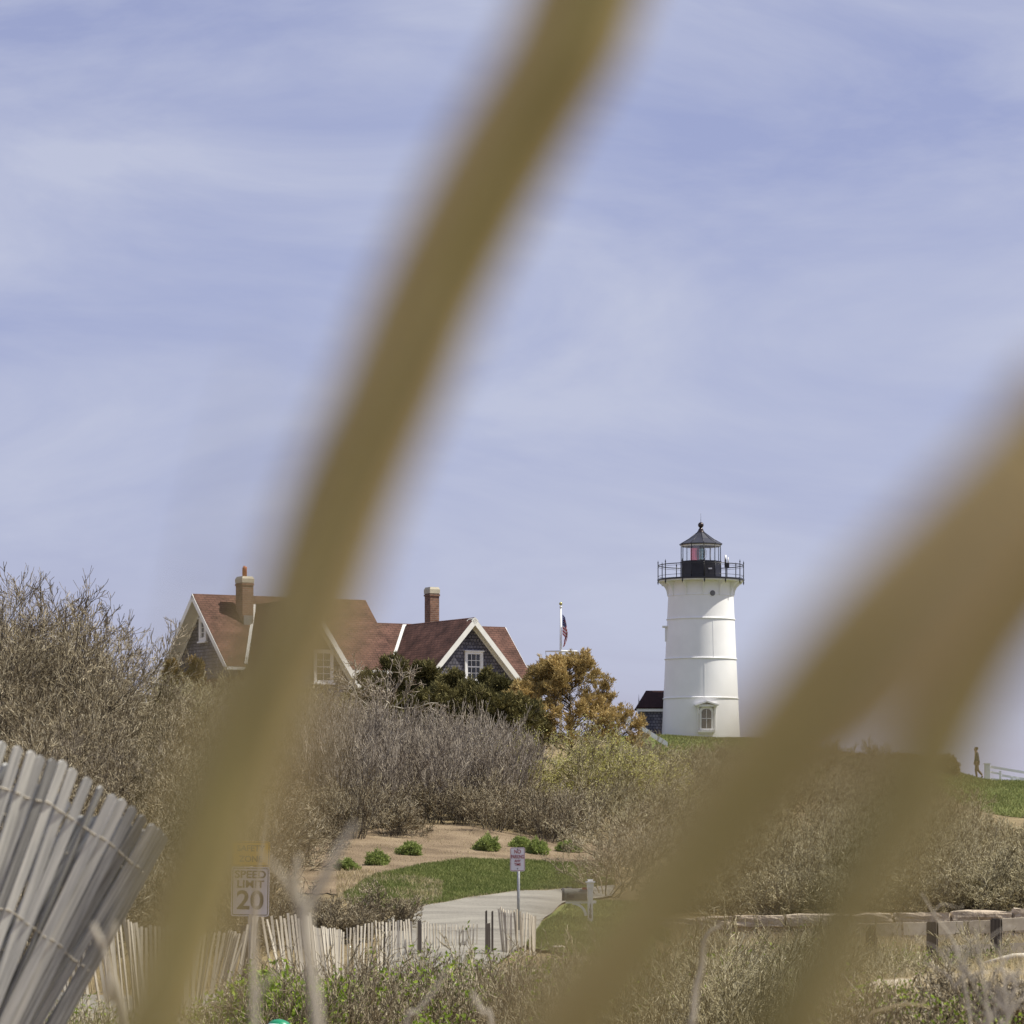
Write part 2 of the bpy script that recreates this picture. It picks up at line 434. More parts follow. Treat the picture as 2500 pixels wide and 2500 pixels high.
M['shrubleaf'] = mat_ramp('shrub_leaf', [(0.12, 0.16, 0.045), (0.26, 0.32, 0.09), (0.42, 0.48, 0.17)], translucent=0.25, nmix=0.3)
M['reed_lit'] = mat_ramp('lit_reed_leaf', [(0.60, 0.50, 0.28), (0.68, 0.58, 0.34)], island=False, noise=30, rough=0.8, translucent=0.5)  # lighter copy of the dry reed, sunlight put into its colour
M['reed'] = mat_ramp('dry_reed', [(0.315, 0.27, 0.105), (0.37, 0.315, 0.13)], island=False, noise=30, rough=0.7, translucent=0.12)
M['weed'] = mat_ramp('grey_weed', [(0.40, 0.36, 0.28), (0.55, 0.50, 0.41)], island=False, noise=12, rough=0.8)
M['weed_dark'] = mat_ramp('brown_weed', [(0.10, 0.08, 0.04), (0.20, 0.16, 0.08)], island=False, noise=12, rough=0.8)

# ------------------------------------------------------------------ terrain
NEAR = [(-60, -1.4), (0, -1.25), (5, -1.12), (11, -1.0), (17, -1.6), (24, -2.1), (32, -2.4), (40, -2.65), (50, -3.0), (60, -3.15)]
PROF = {
    0:    NEAR + [(68, -2.6), (75, -1.9), (85, -0.4), (95, 0.9), (110, 2.6), (125, 3.8), (150, 4.8), (190, 5.2), (240, 5.0), (300, 1), (340, -9), (5000, -9)],
    350:  NEAR + [(68, -2.7), (75, -2.1), (85, -0.7), (100, 1.0), (120, 2.6), (140, 3.7), (165, 4.7), (190, 5.3), (240, 5.0), (300, 1), (340, -9), (5000, -9)],
    700:  NEAR + [(68, -2.7), (74, -2.15), (80, -1.62), (85, -1.15), (90, -0.72), (95, -0.28), (100, 0.25), (120, 1.7), (140, 3.0), (165, 4.6), (190, 5.3), (240, 5.0), (300, 1), (340, -9), (5000, -9)],
    1100: NEAR + [(68, -2.3), (72, -1.97), (76, -1.85), (80, -1.60), (85, -1.18), (90, -0.78), (95, -0.36), (100, 0.15), (105, 0.55), (120, 1.6), (140, 2.9), (165, 4.4), (190, 5.3), (240, 5.2), (300, 1), (340, -9), (5000, -9)],
    1500: NEAR + [(68, -2.5), (74, -2.05), (80, -1.75), (88, -1.2), (100, -0.35), (120, 0.9), (140, 2.1), (160, 3.1), (178, 4.4), (190, 5.35), (209, 5.75), (235, 5.6), (300, 1), (340, -9), (5000, -9)],
    1800: NEAR[:5] + [(24, -1.9), (32, -2.1), (40, -2.5), (50, -2.9), (60, -3.0), (68, -2.6), (76, -2.5), (80.6, -2.40), (81.6, -1.8), (88, -1.5), (100, -0.9), (120, 0.1), (140, 1.2), (160, 2.2), (175, 3.5), (190, 5.1), (209, 5.72), (235, 5.0), (300, 1), (340, -9), (5000, -9)],
    2150: NEAR[:5] + [(24, -1.35), (32, -1.35), (36, -1.4), (41, -2.15), (50, -2.7), (60, -2.8), (68, -2.5), (76, -2.45), (80.6, -2.40), (81.6, -1.72), (88, -1.5), (100, -1.2), (120, -0.5), (140, 0.5), (155, 1.6), (175, 3.1), (190, 4.3), (205, 4.5), (230, 3), (300, -2), (340, -9), (5000, -9)],
    2450: NEAR[:5] + [(24, -1.25), (32, -1.25), (36.5, -1.32), (41, -2.05), (50, -2.7), (60, -2.75), (68, -2.5), (76, -2.42), (80.6, -2.38), (81.6, -1.68), (88, -1.5), (100, -1.4), (120, -1.1), (140, -0.5), (155, 0.45), (165, 1.4), (180, 2.5), (194, 3.05), (203, 2.9), (230, 0), (300, -5), (340, -9), (5000, -9)],
}
_cols = sorted(PROF)
_colu = np.array(_cols, float)
def H(x, y):
    """ground height, works on scalars and arrays"""
    x = np.asarray(x, float); y = np.asarray(y, float)
    x, y = np.broadcast_arrays(x, y)
    u = 1250 + F * x / np.maximum(y, 6.0)
    u = np.clip(u, _cols[0], _cols[-1])
    hs = np.stack([np.interp(y, [a for a, b in PROF[c]], [b for a, b in PROF[c]]) for c in _cols])
    idx = np.clip(np.searchsorted(_colu, u, side='right') - 1, 0, len(_cols) - 2)
    u0 = _colu[idx]; u1 = _colu[idx + 1]
    t = (u - u0) / (u1 - u0); t = t * t * (3 - 2 * t)
    h0 = np.take_along_axis(hs, idx[None], 0)[0]; h1 = np.take_along_axis(hs, idx[None] + 1, 0)[0]
    h = h0 * (1 - t) + h1 * t
    h = h + 0.05 * np.sin(x * 0.9 + 1.3 * np.sin(y * 0.31)) * np.sin(y * 0.53 + 0.7) + 0.02 * np.sin(2.3 * x + y) * np.sin(1.7 * y - x)
    return h
def h1(x, y): return float(H(x, y))
def G(px, D, dz=0.0):
    x = XD(px, D); return Vector((x, D, h1(x, D) + dz))

def spaced(a_list):
    return np.unique(np.concatenate(a_list))
xs = spaced([np.arange(-24, 24.01, 0.35), 24 + np.cumsum(0.4 * 1.13 ** np.arange(58)), -24 - np.cumsum(0.4 * 1.13 ** np.arange(58))])
ys = spaced([np.arange(-20, 250, 0.7), 250 + np.cumsum(0.8 * 1.1 ** np.arange(62)), -20 - np.cumsum(1.0 * 1.2 ** np.arange(20))])
XX, YY = np.meshgrid(xs, ys)
ZZ = H(XX, YY)
V = np.stack([XX, YY, ZZ], -1).reshape(-1, 3)
ny, nx = XX.shape
ii = np.arange(ny - 1)[:, None] * nx + np.arange(nx - 1)[None]
Fq = np.stack([ii, ii + 1, ii + nx + 1, ii + nx], -1).reshape(-1, 4)
ground = np_mesh('ground', V, Fq, M['soil'], smooth=True)
tag(ground, 'dry brown ground rising to the hill', None, kind='structure')
sea = MB(); sea.add([(-5000, 330, -8), (5000, 330, -8), (5000, 8000, -8), (-5000, 8000, -8)], [(0, 1, 2, 3)])
tag(sea.build('sea', M['sea']), 'sea beyond the headland', None, kind='structure')

def patch(name, rows, off, mat, n=60, m=30, label=None, kind='structure', edge=0.0, seed=0):
    """sheet draped over the ground; rows = [(px, Dnear, Dfar), ...]"""
    rr = np.array(rows, float)
    u = np.linspace(rr[0, 0], rr[-1, 0], n)
    dn = np.interp(u, rr[:, 0], rr[:, 1]); df = np.interp(u, rr[:, 0], rr[:, 2])
    rg = np.random.default_rng(seed)
    if edge > 0:
        dn = dn + rg.normal(0, edge, n); df = df + rg.normal(0, edge, n)
    v = np.linspace(0, 1, m)
    D = dn[None] * (1 - v[:, None]) + df[None] * v[:, None]
    U = np.broadcast_to(u, D.shape)
    Xp = (U - 1250) / F * D
    Zp = H(Xp, D) + off
    Vp = np.stack([Xp, D, Zp], -1).reshape(-1, 3)
    i = np.arange(m - 1)[:, None] * n + np.arange(n - 1)[None]
    Fp = np.stack([i, i + 1, i + n + 1, i + n], -1).reshape(-1, 4)
    o = np_mesh(name, Vp, Fp, mat, smooth=True)
    tag(o, label, None, kind=kind)
    return o
DRIVE = [(940, 66.0, 78.0), (1010, 66.5, 80.2), (1100, 67.0, 82.3), (1200, 67.5, 83.9), (1290, 72.0, 85.2), (1330, 79.5, 85.8), (1375, 83.2, 86.6), (1430, 84.6, 87.8), (1500, 86.0, 89.0)]
patch('driveway', DRIVE, 0.055, M['asphalt'], 80, 40, 'pale asphalt driveway curving uphill past the mailbox')
patch('road', [(-1200, 56.0, 66.2), (3700, 56.0, 66.2)], 0.045, M['asphalt'], 120, 20, 'asphalt road passing behind the dune fences')
LAWN = [(840, 82.5, 84.0), (900, 80.5, 88.0), (1010, 80.4, 90.5), (1100, 82.4, 92.2), (1200, 84.0, 93.6), (1290, 85.3, 94.4), (1375, 86.7, 95.0), (1500, 89.0, 95.5)]
patch('lawn', LAWN, 0.035, M['lawn'], 90, 40, 'bright green lawn strip above the driveway', edge=0.12, seed=2)
patch('lawn_mound', [(1285, 71.5, 71.9), (1310, 71.0, 76.0), (1350, 70.8, 81.0), (1400, 70.6, 84.2), (1600, 70.5, 84.0)], 0.065, M['lawn'], 50, 30, 'green grass mound around the mailbox post', edge=0.08, seed=3)
patch('mulch_bank', [(700, 84.0, 97.5), (840, 84.1, 99.5), (900, 88.1, 101.0), (1100, 92.3, 102.5), (1290, 94.5, 103.0), (1500, 95.6, 103.0)], 0.03, M['mulch'], 90, 40, 'brown mulch bank behind the lawn', edge=0.15, seed=4)
patch('hilltop_lawn', [(1480, 172, 240), (1640, 172, 240), (1800, 176, 236), (2150, 168, 225), (2600, 158, 214)], 0.03, M['lawn'], 90, 50, 'green lawn around the lighthouse on the hilltop')
patch('sand', [(2050, 26.5, 30.0), (2130, 26.0, 35.0), (2300, 25.5, 36.0), (2500, 25.0, 36.5), (2900, 24.5, 36.5)], 0.03, M['sand'], 70, 40, 'pale beach sand on the dune', edge=0.25, seed=5)

# ------------------------------------------------------------------ plants
def grow(seed, stems, L, r0, nseg, wob, trop, nchild, ang, ratio, spread=0.35, base_r=0.2, minz=0.02, cstart=0.25, flat=1.0, rdecay=0.55):
    rg = random.Random(seed)
    segs = []    # (p0, p1, r0, r1, level)
    tips = []
    levels = len(nseg)
    def rnd():
        return Vector((rg.gauss(0, 1), rg.gauss(0, 1), rg.gauss(0, 1)))
    def br(p, d, Ln, r, lv):
        n = nseg[lv]; step = Ln / n
        kids = nchild[lv] if lv + 1 < levels else 0
        ks = sorted(rg.uniform(cstart, 1.0) for _ in range(int(kids + rg.random()))) if lv + 1 < levels else []
        ki = 0
        for i in range(n):
            d = (d + rnd() * wob[lv] + Vector((0, 0, trop[lv]))).normalized()
            if p.z + d.z * step < minz: d.z = abs(d.z) * 0.3; d.normalize()
            q = p + d * step
            ra = r * (1 - 0.75 * i / n); rb = r * (1 - 0.75 * (i + 1) / n)
            segs.append((p, q, ra, rb, lv))
            while ki < len(ks) and ks[ki] <= (i + 1) / n:
                t = ks[ki]; ki += 1
                ax = rnd(); ax = (ax - d * ax.dot(d))
                if ax.length < 1e-4: continue
                ax.normalize()
                a = ang[lv] * rg.uniform(0.6, 1.35)
                cd = (d * math.cos(a) + ax * math.sin(a)); cd.z *= flat; cd.normalize()
                br(p.lerp(q, rg.random()), cd, Ln * ratio[lv] * rg.uniform(0.6, 1.2) * (1.15 - 0.5 * t), max(ra * rdecay, 0.0025), lv + 1)
            p = q
        if lv >= levels - 2: tips.append((p, d))
    for _ in range(stems):
        a = rg.uniform(0, 2 * math.pi); s = spread * math.sqrt(rg.random())
        d = Vector((math.cos(a) * s, math.sin(a) * s, 1 - 0.5 * s * s)).normalized()
        p = Vector((math.cos(a), math.sin(a), 0)) * base_r * rg.random()
        br(p, d, L * rg.uniform(0.75, 1.1), r0 * rg.uniform(0.6, 1.1), 0)
    return segs, tips

def segs_arr(segs):
    A = np.array([[*s[0], *s[1], s[2], s[3], s[4]] for s in segs], float)
    return A
def seg_mesh(A, rmin=0.0):
    """three-sided prisms for all twig segments"""
    p = A[:, 0:3]; q = A[:, 3:6]
    d = q - p; d /= np.linalg.norm(d, axis=1)[:, None] + 1e-9
    up = np.where(np.abs(d[:, 2:3]) > 0.9, np.array([[1.0, 0, 0]]), np.array([[0, 0, 1.0]]))
    a = np.cross(d, up); a /= np.linalg.norm(a, axis=1)[:, None] + 1e-9
    b = np.cross(d, a)
    ra = np.maximum(A[:, 6:7], rmin); rb = np.maximum(A[:, 7:8], rmin)
    vs = []
    for k in range(3):
        q1 = 2 * math.pi * k / 3
        o = a * math.cos(q1) + b * math.sin(q1)
        vs.append(p + o * ra)
    for k in range(3):
        q1 = 2 * math.pi * k / 3
        o = a * math.cos(q1) + b * math.sin(q1)
        vs.append(q + o * rb)
    Vv = np.stack(vs, 1).reshape(-1, 3)
    base = np.arange(len(A))[:, None] * 6
    fs = np.concatenate([base + np.array([[k, (k + 1) % 3, 3 + (k + 1) % 3, 3 + k]]) for k in range(3)], 1).reshape(-1, 4)
    return Vv, fs
def xform(A, loc, rz, s, sz=None):
    B = A.copy(); c, n = math.cos(rz), math.sin(rz)
    sz = sz or s
    for o in (0, 3):
        x = A[:, o] * c - A[:, o + 1] * n; y = A[:, o] * n + A[:, o + 1] * c
        B[:, o] = x * s + loc[0]; B[:, o + 1] = y * s + loc[1]; B[:, o + 2] = A[:, o + 2] * sz + loc[2]
    B[:, 6:8] *= s
    return B

def leaf_arr(rg, pts, size, n_per=3, jit=0.06, upbias=0.0, aspect=0.5, dirs=None, dirw=0.0):
    """diamond leaves: returns V (n*4,3), F (n,4)"""
    pts = np.asarray(pts, float)
    N = len(pts) * n_per
    c = np.repeat(pts, n_per, 0) + rg.normal(0, jit, (N, 3))
    d = rg.normal(0, 1, (N, 3)); d[:, 2] += upbias
    if dirs is not None: d += np.repeat(np.asarray(dirs, float), n_per, 0) * dirw
    d /= np.linalg.norm(d, axis=1)[:, None]
    e = rg.normal(0, 1, (N, 3)); e -= d * np.sum(e * d, 1)[:, None]; e /= np.linalg.norm(e, axis=1)[:, None]
    s = size * rg.uniform(0.6, 1.3, (N, 1))
    v = np.stack([c, c + d * s * 0.5 + e * s * aspect * 0.5, c + d * s, c + d * s * 0.5 - e * s * aspect * 0.5], 1).reshape(-1, 3)
    f = np.arange(N * 4).reshape(-1, 4)
    return v, f

def plant_thing(name, proto, loc, rz, s, label, cat, group, sz=None):
    """link a copy of the plant prototype (an empty with mesh parts)"""
    r = proto
    if proto.get('_used'):
        r = proto.copy(); COL.objects.link(r)
        for ch in proto.children:
            c = ch.copy(); COL.objects.link(c); c.parent = r
    else:
        proto['_used'] = 1
    r.name = name
    r.location = loc; r.rotation_euler = (0, 0, rz); r.scale = (s, s, sz or s)
    for k in ('group',):
        if k in r: del r[k]
    tag(r, label, cat, group)
    return r

# prototypes as twig arrays
def TW(*a, **k):
    s, t = grow(*a, **k)
    return segs_arr(s), t
SHRUB = []   # tangled dense shrub ~2.2 m high, unit for the thickets
for sd in range(5):
    SHRUB.append(TW(100 + sd, 9, 1.5, 0.022, (6, 5, 4, 3), (0.20, 0.22, 0.20, 0.14), (0.05, 0.08, 0.10, 0.12), (6, 6, 4), (0.75, 0.65, 0.5), (0.62, 0.52, 0.58), spread=0.95, base_r=0.35))
WAND = []    # upright whippy wands ~2.2 m
for sd in range(5):
    WAND.append(TW(200 + sd, 12, 1.75, 0.017, (7, 6, 4), (0.09, 0.10, 0.10), (0.06, 0.14, 0.14), (9, 5), (0.42, 0.40), (0.52, 0.45), spread=0.55, base_r=0.4))
TREE = []    # bare small tree ~4.5 m with visible trunk
for sd in range(4):
    TREE.append(TW(300 + sd, 3, 2.9, 0.065, (8, 6, 5, 4), (0.17, 0.22, 0.22, 0.2), (0.04, 0.07, 0.11, 0.13), (7, 7, 5), (0.7, 0.65, 0.55), (0.60, 0.52, 0.5), spread=0.6, base_r=0.15, cstart=0.3))

def stuff_brush(name, protos, spots, mat, label, rmin, seed=0):
    rg = random.Random(seed)
    parts = []
    for (x, y, s, sz) in spots:
        A = protos[rg.randrange(len(protos))][0]
        if len(protos) == 5 and protos is WAND: A = A.copy(); A[:, 8] += (A[:, 8] == 1)
        parts.append(xform(A, (x, y, h1(x, y) - 0.05), rg.uniform(0, 6.28), s, sz))
    A = np.concatenate(parts)
    Vv, fs = seg_mesh(A, rmin)
    mi = np.repeat((A[:, 8] >= 2).astype(int), 3)  # limbs take dark bark, which also paints in the shade inside the brush
    o = np_mesh(name, Vv, fs, [M['bark'], mat], mi=mi)
    tag(o, label, None, kind='stuff')
    return o
def scatter(rows, n, smin, smax, seed, sp=0.0):
    """rows = [(px, Dnear, Dfar)], returns spots"""
    rg = random.Random(seed); rr = np.array(rows, float); out = []
    for _ in range(n):
        u = rg.uniform(rr[0, 0], rr[-1, 0])
        dn = np.interp(u, rr[:, 0], rr[:, 1]); df = np.interp(u, rr[:, 0], rr[:, 2])
        D = rg.uniform(dn, df); x = XD(u, D); s = rg.uniform(smin, smax)
        out.append((x, D, s, s * rg.uniform(0.85, 1.15)))
    return out

#--VEG--
stuff_brush('hillside_thicket', SHRUB, scatter([(-80, 70, 108), (300, 71, 112), (520, 72, 118), (640, 73, 100)], 84, 1.0, 1.4, 11) + scatter([(-80, 98, 116), (150, 100, 120)], 16, 1.6, 2.0, 15) + scatter([(-90, 102, 114), (10, 102, 114), (60, 102, 114)], 9, 2.4, 2.8, 17) + scatter([(60, 102, 114), (150, 104, 116)], 7, 1.9, 2.3, 18) + scatter([(170, 104, 118), (400, 106, 118)], 12, 1.1, 1.4, 19), M['twig'],
            'tangled bare brown brush covering the slope left of the house', 0.0062, 1)
stuff_brush('wand_thicket', WAND, scatter([(600, 104, 146), (760, 100, 150), (900, 101, 134), (1100, 103, 123), (1250, 104, 115)], 92, 1.0, 1.3, 12), M['twig_grey'],
            'dense upright grey brown brush above the mulch bank', 0.0075, 2)
stuff_brush('bank_edge_brush', SHRUB + WAND[:2], scatter([(640, 86, 100), (760, 92, 103), (850, 97, 104), (1000, 99.5, 106), (1200, 101.5, 107), (1420, 101.5, 108)], 62, 0.45, 0.85, 16), M['twig'],
            'low tangled brush along the top edge of the mulch bank', 0.005, 6)
stuff_brush('hill_brush', SHRUB, scatter([(1440, 108, 150), (1560, 92, 160), (1800, 84, 166), (2150, 83, 160), (2560, 83, 150)], 170, 0.7, 1.0, 13) + scatter([(1680, 158, 172), (1900, 158, 180), (2330, 152, 184)], 44, 0.5, 0.8, 24) + scatter([(1620, 82.6, 86), (2560, 82.6, 86)], 60, 0.35, 0.6, 23), M['twig_olive'],
            'low olive brown brush below the hilltop lawn', 0.0058, 3)
stuff_brush('bank_brush', SHRUB, scatter([(400, 71, 80), (560, 71, 82), (700, 72, 80), (860, 73.5, 77), (960, 75.5, 76.5)], 40, 0.36, 0.55, 14), M['twig'],
            'low bare brush behind the dune fence', 0.005, 4)
#--VEGEND--
# ------------------------------------------------------------------ lighthouse
LD = 209.0
def PX2M(px): return px / F * LD
lh = empty('lighthouse', (XD(1711, LD), LD, 0), 0, 'white cylindrical lighthouse with black lantern on the hilltop', 'lighthouse')
def lz(py): return (HY - py) / F * LD
zb = lz(1806)
def trad(py): return 1.85 + (py - 1455) / 347.0 * 0.37
mb = MB(); mb.lathe([(trad(1806) + 0.0, zb - 0.3), (trad(1802), lz(1802)), (trad(1706), lz(1706)), (trad(1610), lz(1610)), (trad(1513), lz(1513)), (trad(1455), lz(1455)), (1.85, lz(1418))], 96)
mb.build('tower', M['tower'], lh)
for py in (1456, 1513, 1610, 1706):
    r = trad(py); z = lz(py); hh = 0.018 if py == 1456 else 0.034
    b = MB(); b.lathe([(r - 0.02, z + hh + 0.03), (r + hh * 1.5, z + hh * 0.6), (r + hh * 1.5, z - hh * 0.6), (r - 0.02, z - hh)], 96, smooth=False)
    b.build('band', M['tower'], lh)
# vertical plate seams
b = MB()
for a0, y0, y1 in ((-72, 1513, 1610), (-87, 1610, 1706)):
    a = R(a0)
    p0 = Vector((math.cos(a), math.sin(a), 0))
    b.hexa([p0 * (trad(y1) - 0.02) + Vector((-math.sin(a), math.cos(a), 0)) * s * 0.012 + Vector((0, 0, lz(y1))) + p0 * e for s, e in ((-1, 0), (1, 0), (1, 0.032), (-1, 0.032))],
           [p0 * (trad(y0) - 0.02) + Vector((-math.sin(a), math.cos(a), 0)) * s * 0.012 + Vector((0, 0, lz(y0))) + p0 * e for s, e in ((-1, 0), (1, 0), (1, 0.032), (-1, 0.032))])
b.build('plate_seam', M['tower'], lh)
# gallery
zd = lz(1416.5)
b = MB(); b.lathe([(1.0, zd - 0.04), (2.43, zd - 0.04), (2.47, zd - 0.03), (2.47, zd + 0.05), (1.0, zd + 0.05)], 72, smooth=False)
b.build('gallery_deck', M['black'], lh)
b = MB(); b.lathe([(1.84, zd - 0.045), (2.40, zd - 0.045), (2.40, zd - 0.11), (1.84, zd - 0.11)], 72, smooth=False)
b.build('deck_underside', M['trim'], lh)
def pol(a, r, z): return Vector((math.cos(a) * r, math.sin(a) * r, z))
for k in range(12):
    a = R(-90 + 1 + 30 * k)
    t = Vector((-math.sin(a), math.cos(a), 0)) * 0.022
    prof = [(1.84, zd - 0.11), (2.36, zd - 0.11), (2.34, zd - 0.20), (2.20, zd - 0.28), (2.05, zd - 0.42), (1.95, zd - 0.62), (1.90, zd - 0.90), (1.86, zd - 0.95), (1.84, zd - 0.95)]
    vs = [pol(a, r, z) - t for r, z in prof] + [pol(a, r, z) + t for r, z in prof]
    n = len(prof)
    b = MB(); b.add(vs, [tuple(range(n)), tuple(range(2 * n - 1, n - 1, -1))] + [(i, i + n, (i + 1) % n + n, (i + 1) % n) for i in range(n)])
    b.build('bracket', M['tower'], lh, fix=True)
for k in range(12):
    a = R(-90 + 2 + 30 * k)
    c = pol(a, 2.43, 0)
    b = MB()
    b.tube([c + Vector((0, 0, zd - 0.16)), c + Vector((0, 0, zd + 0.95)), c + Vector((0, 0, zd + 1.0))], 0.024, 8)
    b.lathe([(0.0, zd - 0.30), (0.03, zd - 0.20), (0.045, zd - 0.14), (0.03, zd - 0.1)], 8, c=c)
    b.lathe([(0.024, zd + 0.94), (0.04, zd + 0.98), (0.022, zd + 1.02), (0.0, zd + 1.13)], 8, c=c)
    b.build('railing_post', M['black'], lh)
for zz, rr in ((0.83, 0.026), (0.73, 0.010), (0.22, 0.012)):
    b = MB(); pts = [pol(2 * math.pi * k / 72, 2.40, zd + zz) for k in range(73)]
    b.tube(pts, rr, 6, cap=False); b.build('rail', M['black'], lh)
# lantern
zl0 = zd + 0.05; zl1 = lz(1372); zl2 = lz(1331)
ROT = R(-90 + 5.6)
b = MB(); b.lathe([(1.15, zl0), (1.15, zl1 - 0.02), (1.19, zl1 - 0.02), (1.19, zl1 + 0.03), (1.10, zl1 + 0.03)], 10, rot=ROT, smooth=False)
for k in range(10):
    a = ROT + 2 * math.pi * k / 10
    b.tube([pol(a, 1.155, zl0), pol(a, 1.155, zl1)], 0.018, 6)
b.build('lantern_base', M['black'], lh)
b = MB()
b.box(pol(R(-90 + 25), 1.135, lz(1391)), (0.20, 0.05, 0.08)); b.build('vent', M['white'], lh)
b = MB(); b.lathe([(1.12, zl1 + 0.03), (1.12, zl2)], 10, rot=ROT, smooth=False); b.build('lantern_glass', M['glass'], lh)
for k in range(10):
    a = ROT + 2 * math.pi * k / 10
    b = MB(); b.tube([pol(a, 1.13, zl1), pol(a, 1.13, zl2 + 0.05)], 0.022, 6); b.build('mullion', M['black'], lh)
b = MB(); b.lathe([(1.14, zl2 - 0.09), (1.14, zl2 + 0.0), (1.06, zl2 + 0.0), (1.06, zl2 - 0.09)], 10, rot=ROT, smooth=False); b.build('lantern_ring', M['trim'], lh)
b = MB(); b.lathe([(1.0, zl2 + 0.0), (1.22, zl2 + 0.0), (1.23, zl2 + 0.06), (0.68, lz(1315.5)), (0.19, lz(1299.5)), (0.0, lz(1299))], 10, rot=ROT, smooth=False)
b.build('roof', M['blackroof'], lh)
for k in range(10):
    a = ROT + 2 * math.pi * k / 10
    b = MB(); b.tube([pol(a, 1.235, zl2 + 0.06), pol(a, 0.69, lz(1315.5) + 0.01), pol(a, 0.19, lz(1299.5) + 0.01)], 0.014, 5); b.build('roof_rib', M['blackroof'], lh)
b = MB(); zt = lz(1299.5)
b.lathe([(0.21, zt), (0.20, zt + 0.05), (0.15, zt + 0.09), (0.16, zt + 0.12), (0.10, zt + 0.22), (0.07, zt + 0.26)], 20)
b.lathe([(0.0, zt + 0.24)] + [(0.165 * math.sin(math.pi * i / 12), zt + 0.41 - 0.165 * math.cos(math.pi * i / 12)) for i in range(1, 13)], 20)
b.build('ventilator_ball', M['bronze'], lh)
b = MB(); b.tube([(0, 0, zt + 0.56), (0, 0, lz(1253))], [0.012, 0.005], 6); b.build('lightning_rod', M['black'], lh)
# optic and red sector
b = MB()
for sg in (1,):
    for k in range(9):
        z0 = lz(1369) + 0.06 + k * 0.085; rr = 0.26 * math.sin(math.pi * (k + 1) / 10) ** 0.6
        b.lathe([(rr * 0.9, z0), (rr + 0.03, z0 + 0.03), (rr, z0 + 0.065)], 24)
b.build('fresnel_lens', M['lens'], lh)
b = MB()
for k in range(8):
    a = 2 * math.pi * k / 8
    b.tube([pol(a, 0.12, lz(1370)), pol(a, 0.30, lz(1360)), pol(a, 0.31, lz(1345)), pol(a, 0.12, lz(1334))], 0.012, 5)
b.tube([(0, 0, zl1 - 0.1), (0, 0, lz(1366))], 0.12, 12)
b.build('lens_frame', M['brass'], lh)
b = MB(); a0, a1 = R(-90 - 38), R(-90 - 8)
pts = [a0 + (a1 - a0) * i / 6 for i in range(7)]
b.add([pol(a, 1.02, zl1 + 0.03) for a in pts] + [pol(a, 1.02, zl2 - 0.03) for a in pts], [(i, i + 1, i + 8, i + 7) for i in range(6)])
b.build('red_panel', M['red_glass'], lh)
b = MB(); b.tube([pol(R(-90 + 40), 0.8, zl1), pol(R(-90 + 40), 0.8, zl2 - 0.2)], 0.03, 8); b.build('lamp_stand', M['white'], lh)
# porthole
def on_tower(az, py, r_off=0.0):
    a = R(-90 + az); return pol(a, trad(max(py, 1455)) + r_off, lz(py)), a
pos, a = on_tower(math.degrees(math.asin(24.0 / 80)), 1453)
rotm = Matrix.Rotation(a + math.pi / 2, 3, 'Z')
def disc(b, pos, rotm, r, dep, n=24, m=0, y0=0.0):
    vs = []
    for s in (y0, y0 - dep):
        for k in range(n):
            q = 2 * math.pi * k / n
            vs.append(rotm @ Vector((r * math.cos(q), s, r * math.sin(q))) + pos)
    b.add(vs, [tuple(range(n)), tuple(range(2 * n - 1, n - 1, -1))] + [(k, k + n, (k + 1) % n + n, (k + 1) % n) for k in range(n)], m)
ph = MB(); disc(ph, pos, rotm, 0.19, 0.05, y0=0.02); pho = ph.build('porthole', M['tower'], lh, fix=True)
ph = MB(); disc(ph, pos, rotm, 0.155, 0.03, y0=-0.025); ph.build('pane', M['pane_grey'], pho, fix=True)
# arched ground-floor window
pos, a = on_tower(5.0, 1760)
rotm = Matrix.Rotation(a + math.pi / 2, 3, 'Z')
def arch(b, w, h, y0, y1, zc, m=0, n=12):
    """upright arched slab: width w, full height h, top arc; zc = bottom z (local)"""
    prof = [(-w / 2, 0), (w / 2, 0)]
    rise = w * 0.30
    for i in range(n + 1):
        t = -1 + 2 * i / n
        prof.append((-t * w / 2, h - rise + rise * math.sqrt(max(0, 1 - t * t))))
    k = len(prof)
    vs = [rotm @ Vector((x, y0, z + zc)) + pos for x, z in prof] + [rotm @ Vector((x, y1, z + zc)) + pos for x, z in prof]
    b.add(vs, [tuple(range(k)), tuple(range(2 * k - 1, k - 1, -1))] + [(i, i + k, (i + 1) % k + k, (i + 1) % k) for i in range(k)], m)
def lb(b, x, y, z, sx, sy, sz, m=0, ry=0):
    b.box(rotm @ Vector((x, y, z)) + pos, (sx, sy, sz), rotm @ Matrix.Rotation(ry, 3, 'Y'), m)
zw = lz(1781) - lz(1760)
b = MB(); arch(b, 0.80, 1.34, 0.25, -0.10, zw - 0.10)
wf = b.build('window', M['white'], lh, fix=True)
b = MB(); arch(b, 0.54, 1.09, 0.0, -0.115, zw + 0.0); b.build('pane', M['pane_grey'], wf, fix=True)
b = MB(); lb(b, 0, -0.125, zw + 0.53, 0.03, 0.03, 1.04); lb(b, 0, -0.125, zw + 0.55, 0.54, 0.03, 0.035); b.build('muntin', M['white'], wf)
b = MB(); lb(b, 0, -0.07, zw - 0.17, 0.98, 0.34, 0.12)
lb(b, 0, 0.0, zw - 0.26, 0.84, 0.3, 0.10); b.build('sill', M['white'], wf)
b = MB()
lb(b, -0.32, -0.12, zw + 1.40, 0.72, 0.48, 0.08, ry=-0.30); lb(b, 0.32, -0.12, zw + 1.40, 0.72, 0.48, 0.08, ry=0.30)
lb(b, 0, -0.09, zw + 1.27, 1.14, 0.36, 0.12)
lb(b, -0.47, -0.04, zw + 1.02, 0.12, 0.22, 0.40); lb(b, 0.47, -0.04, zw + 1.02, 0.12, 0.22, 0.40)
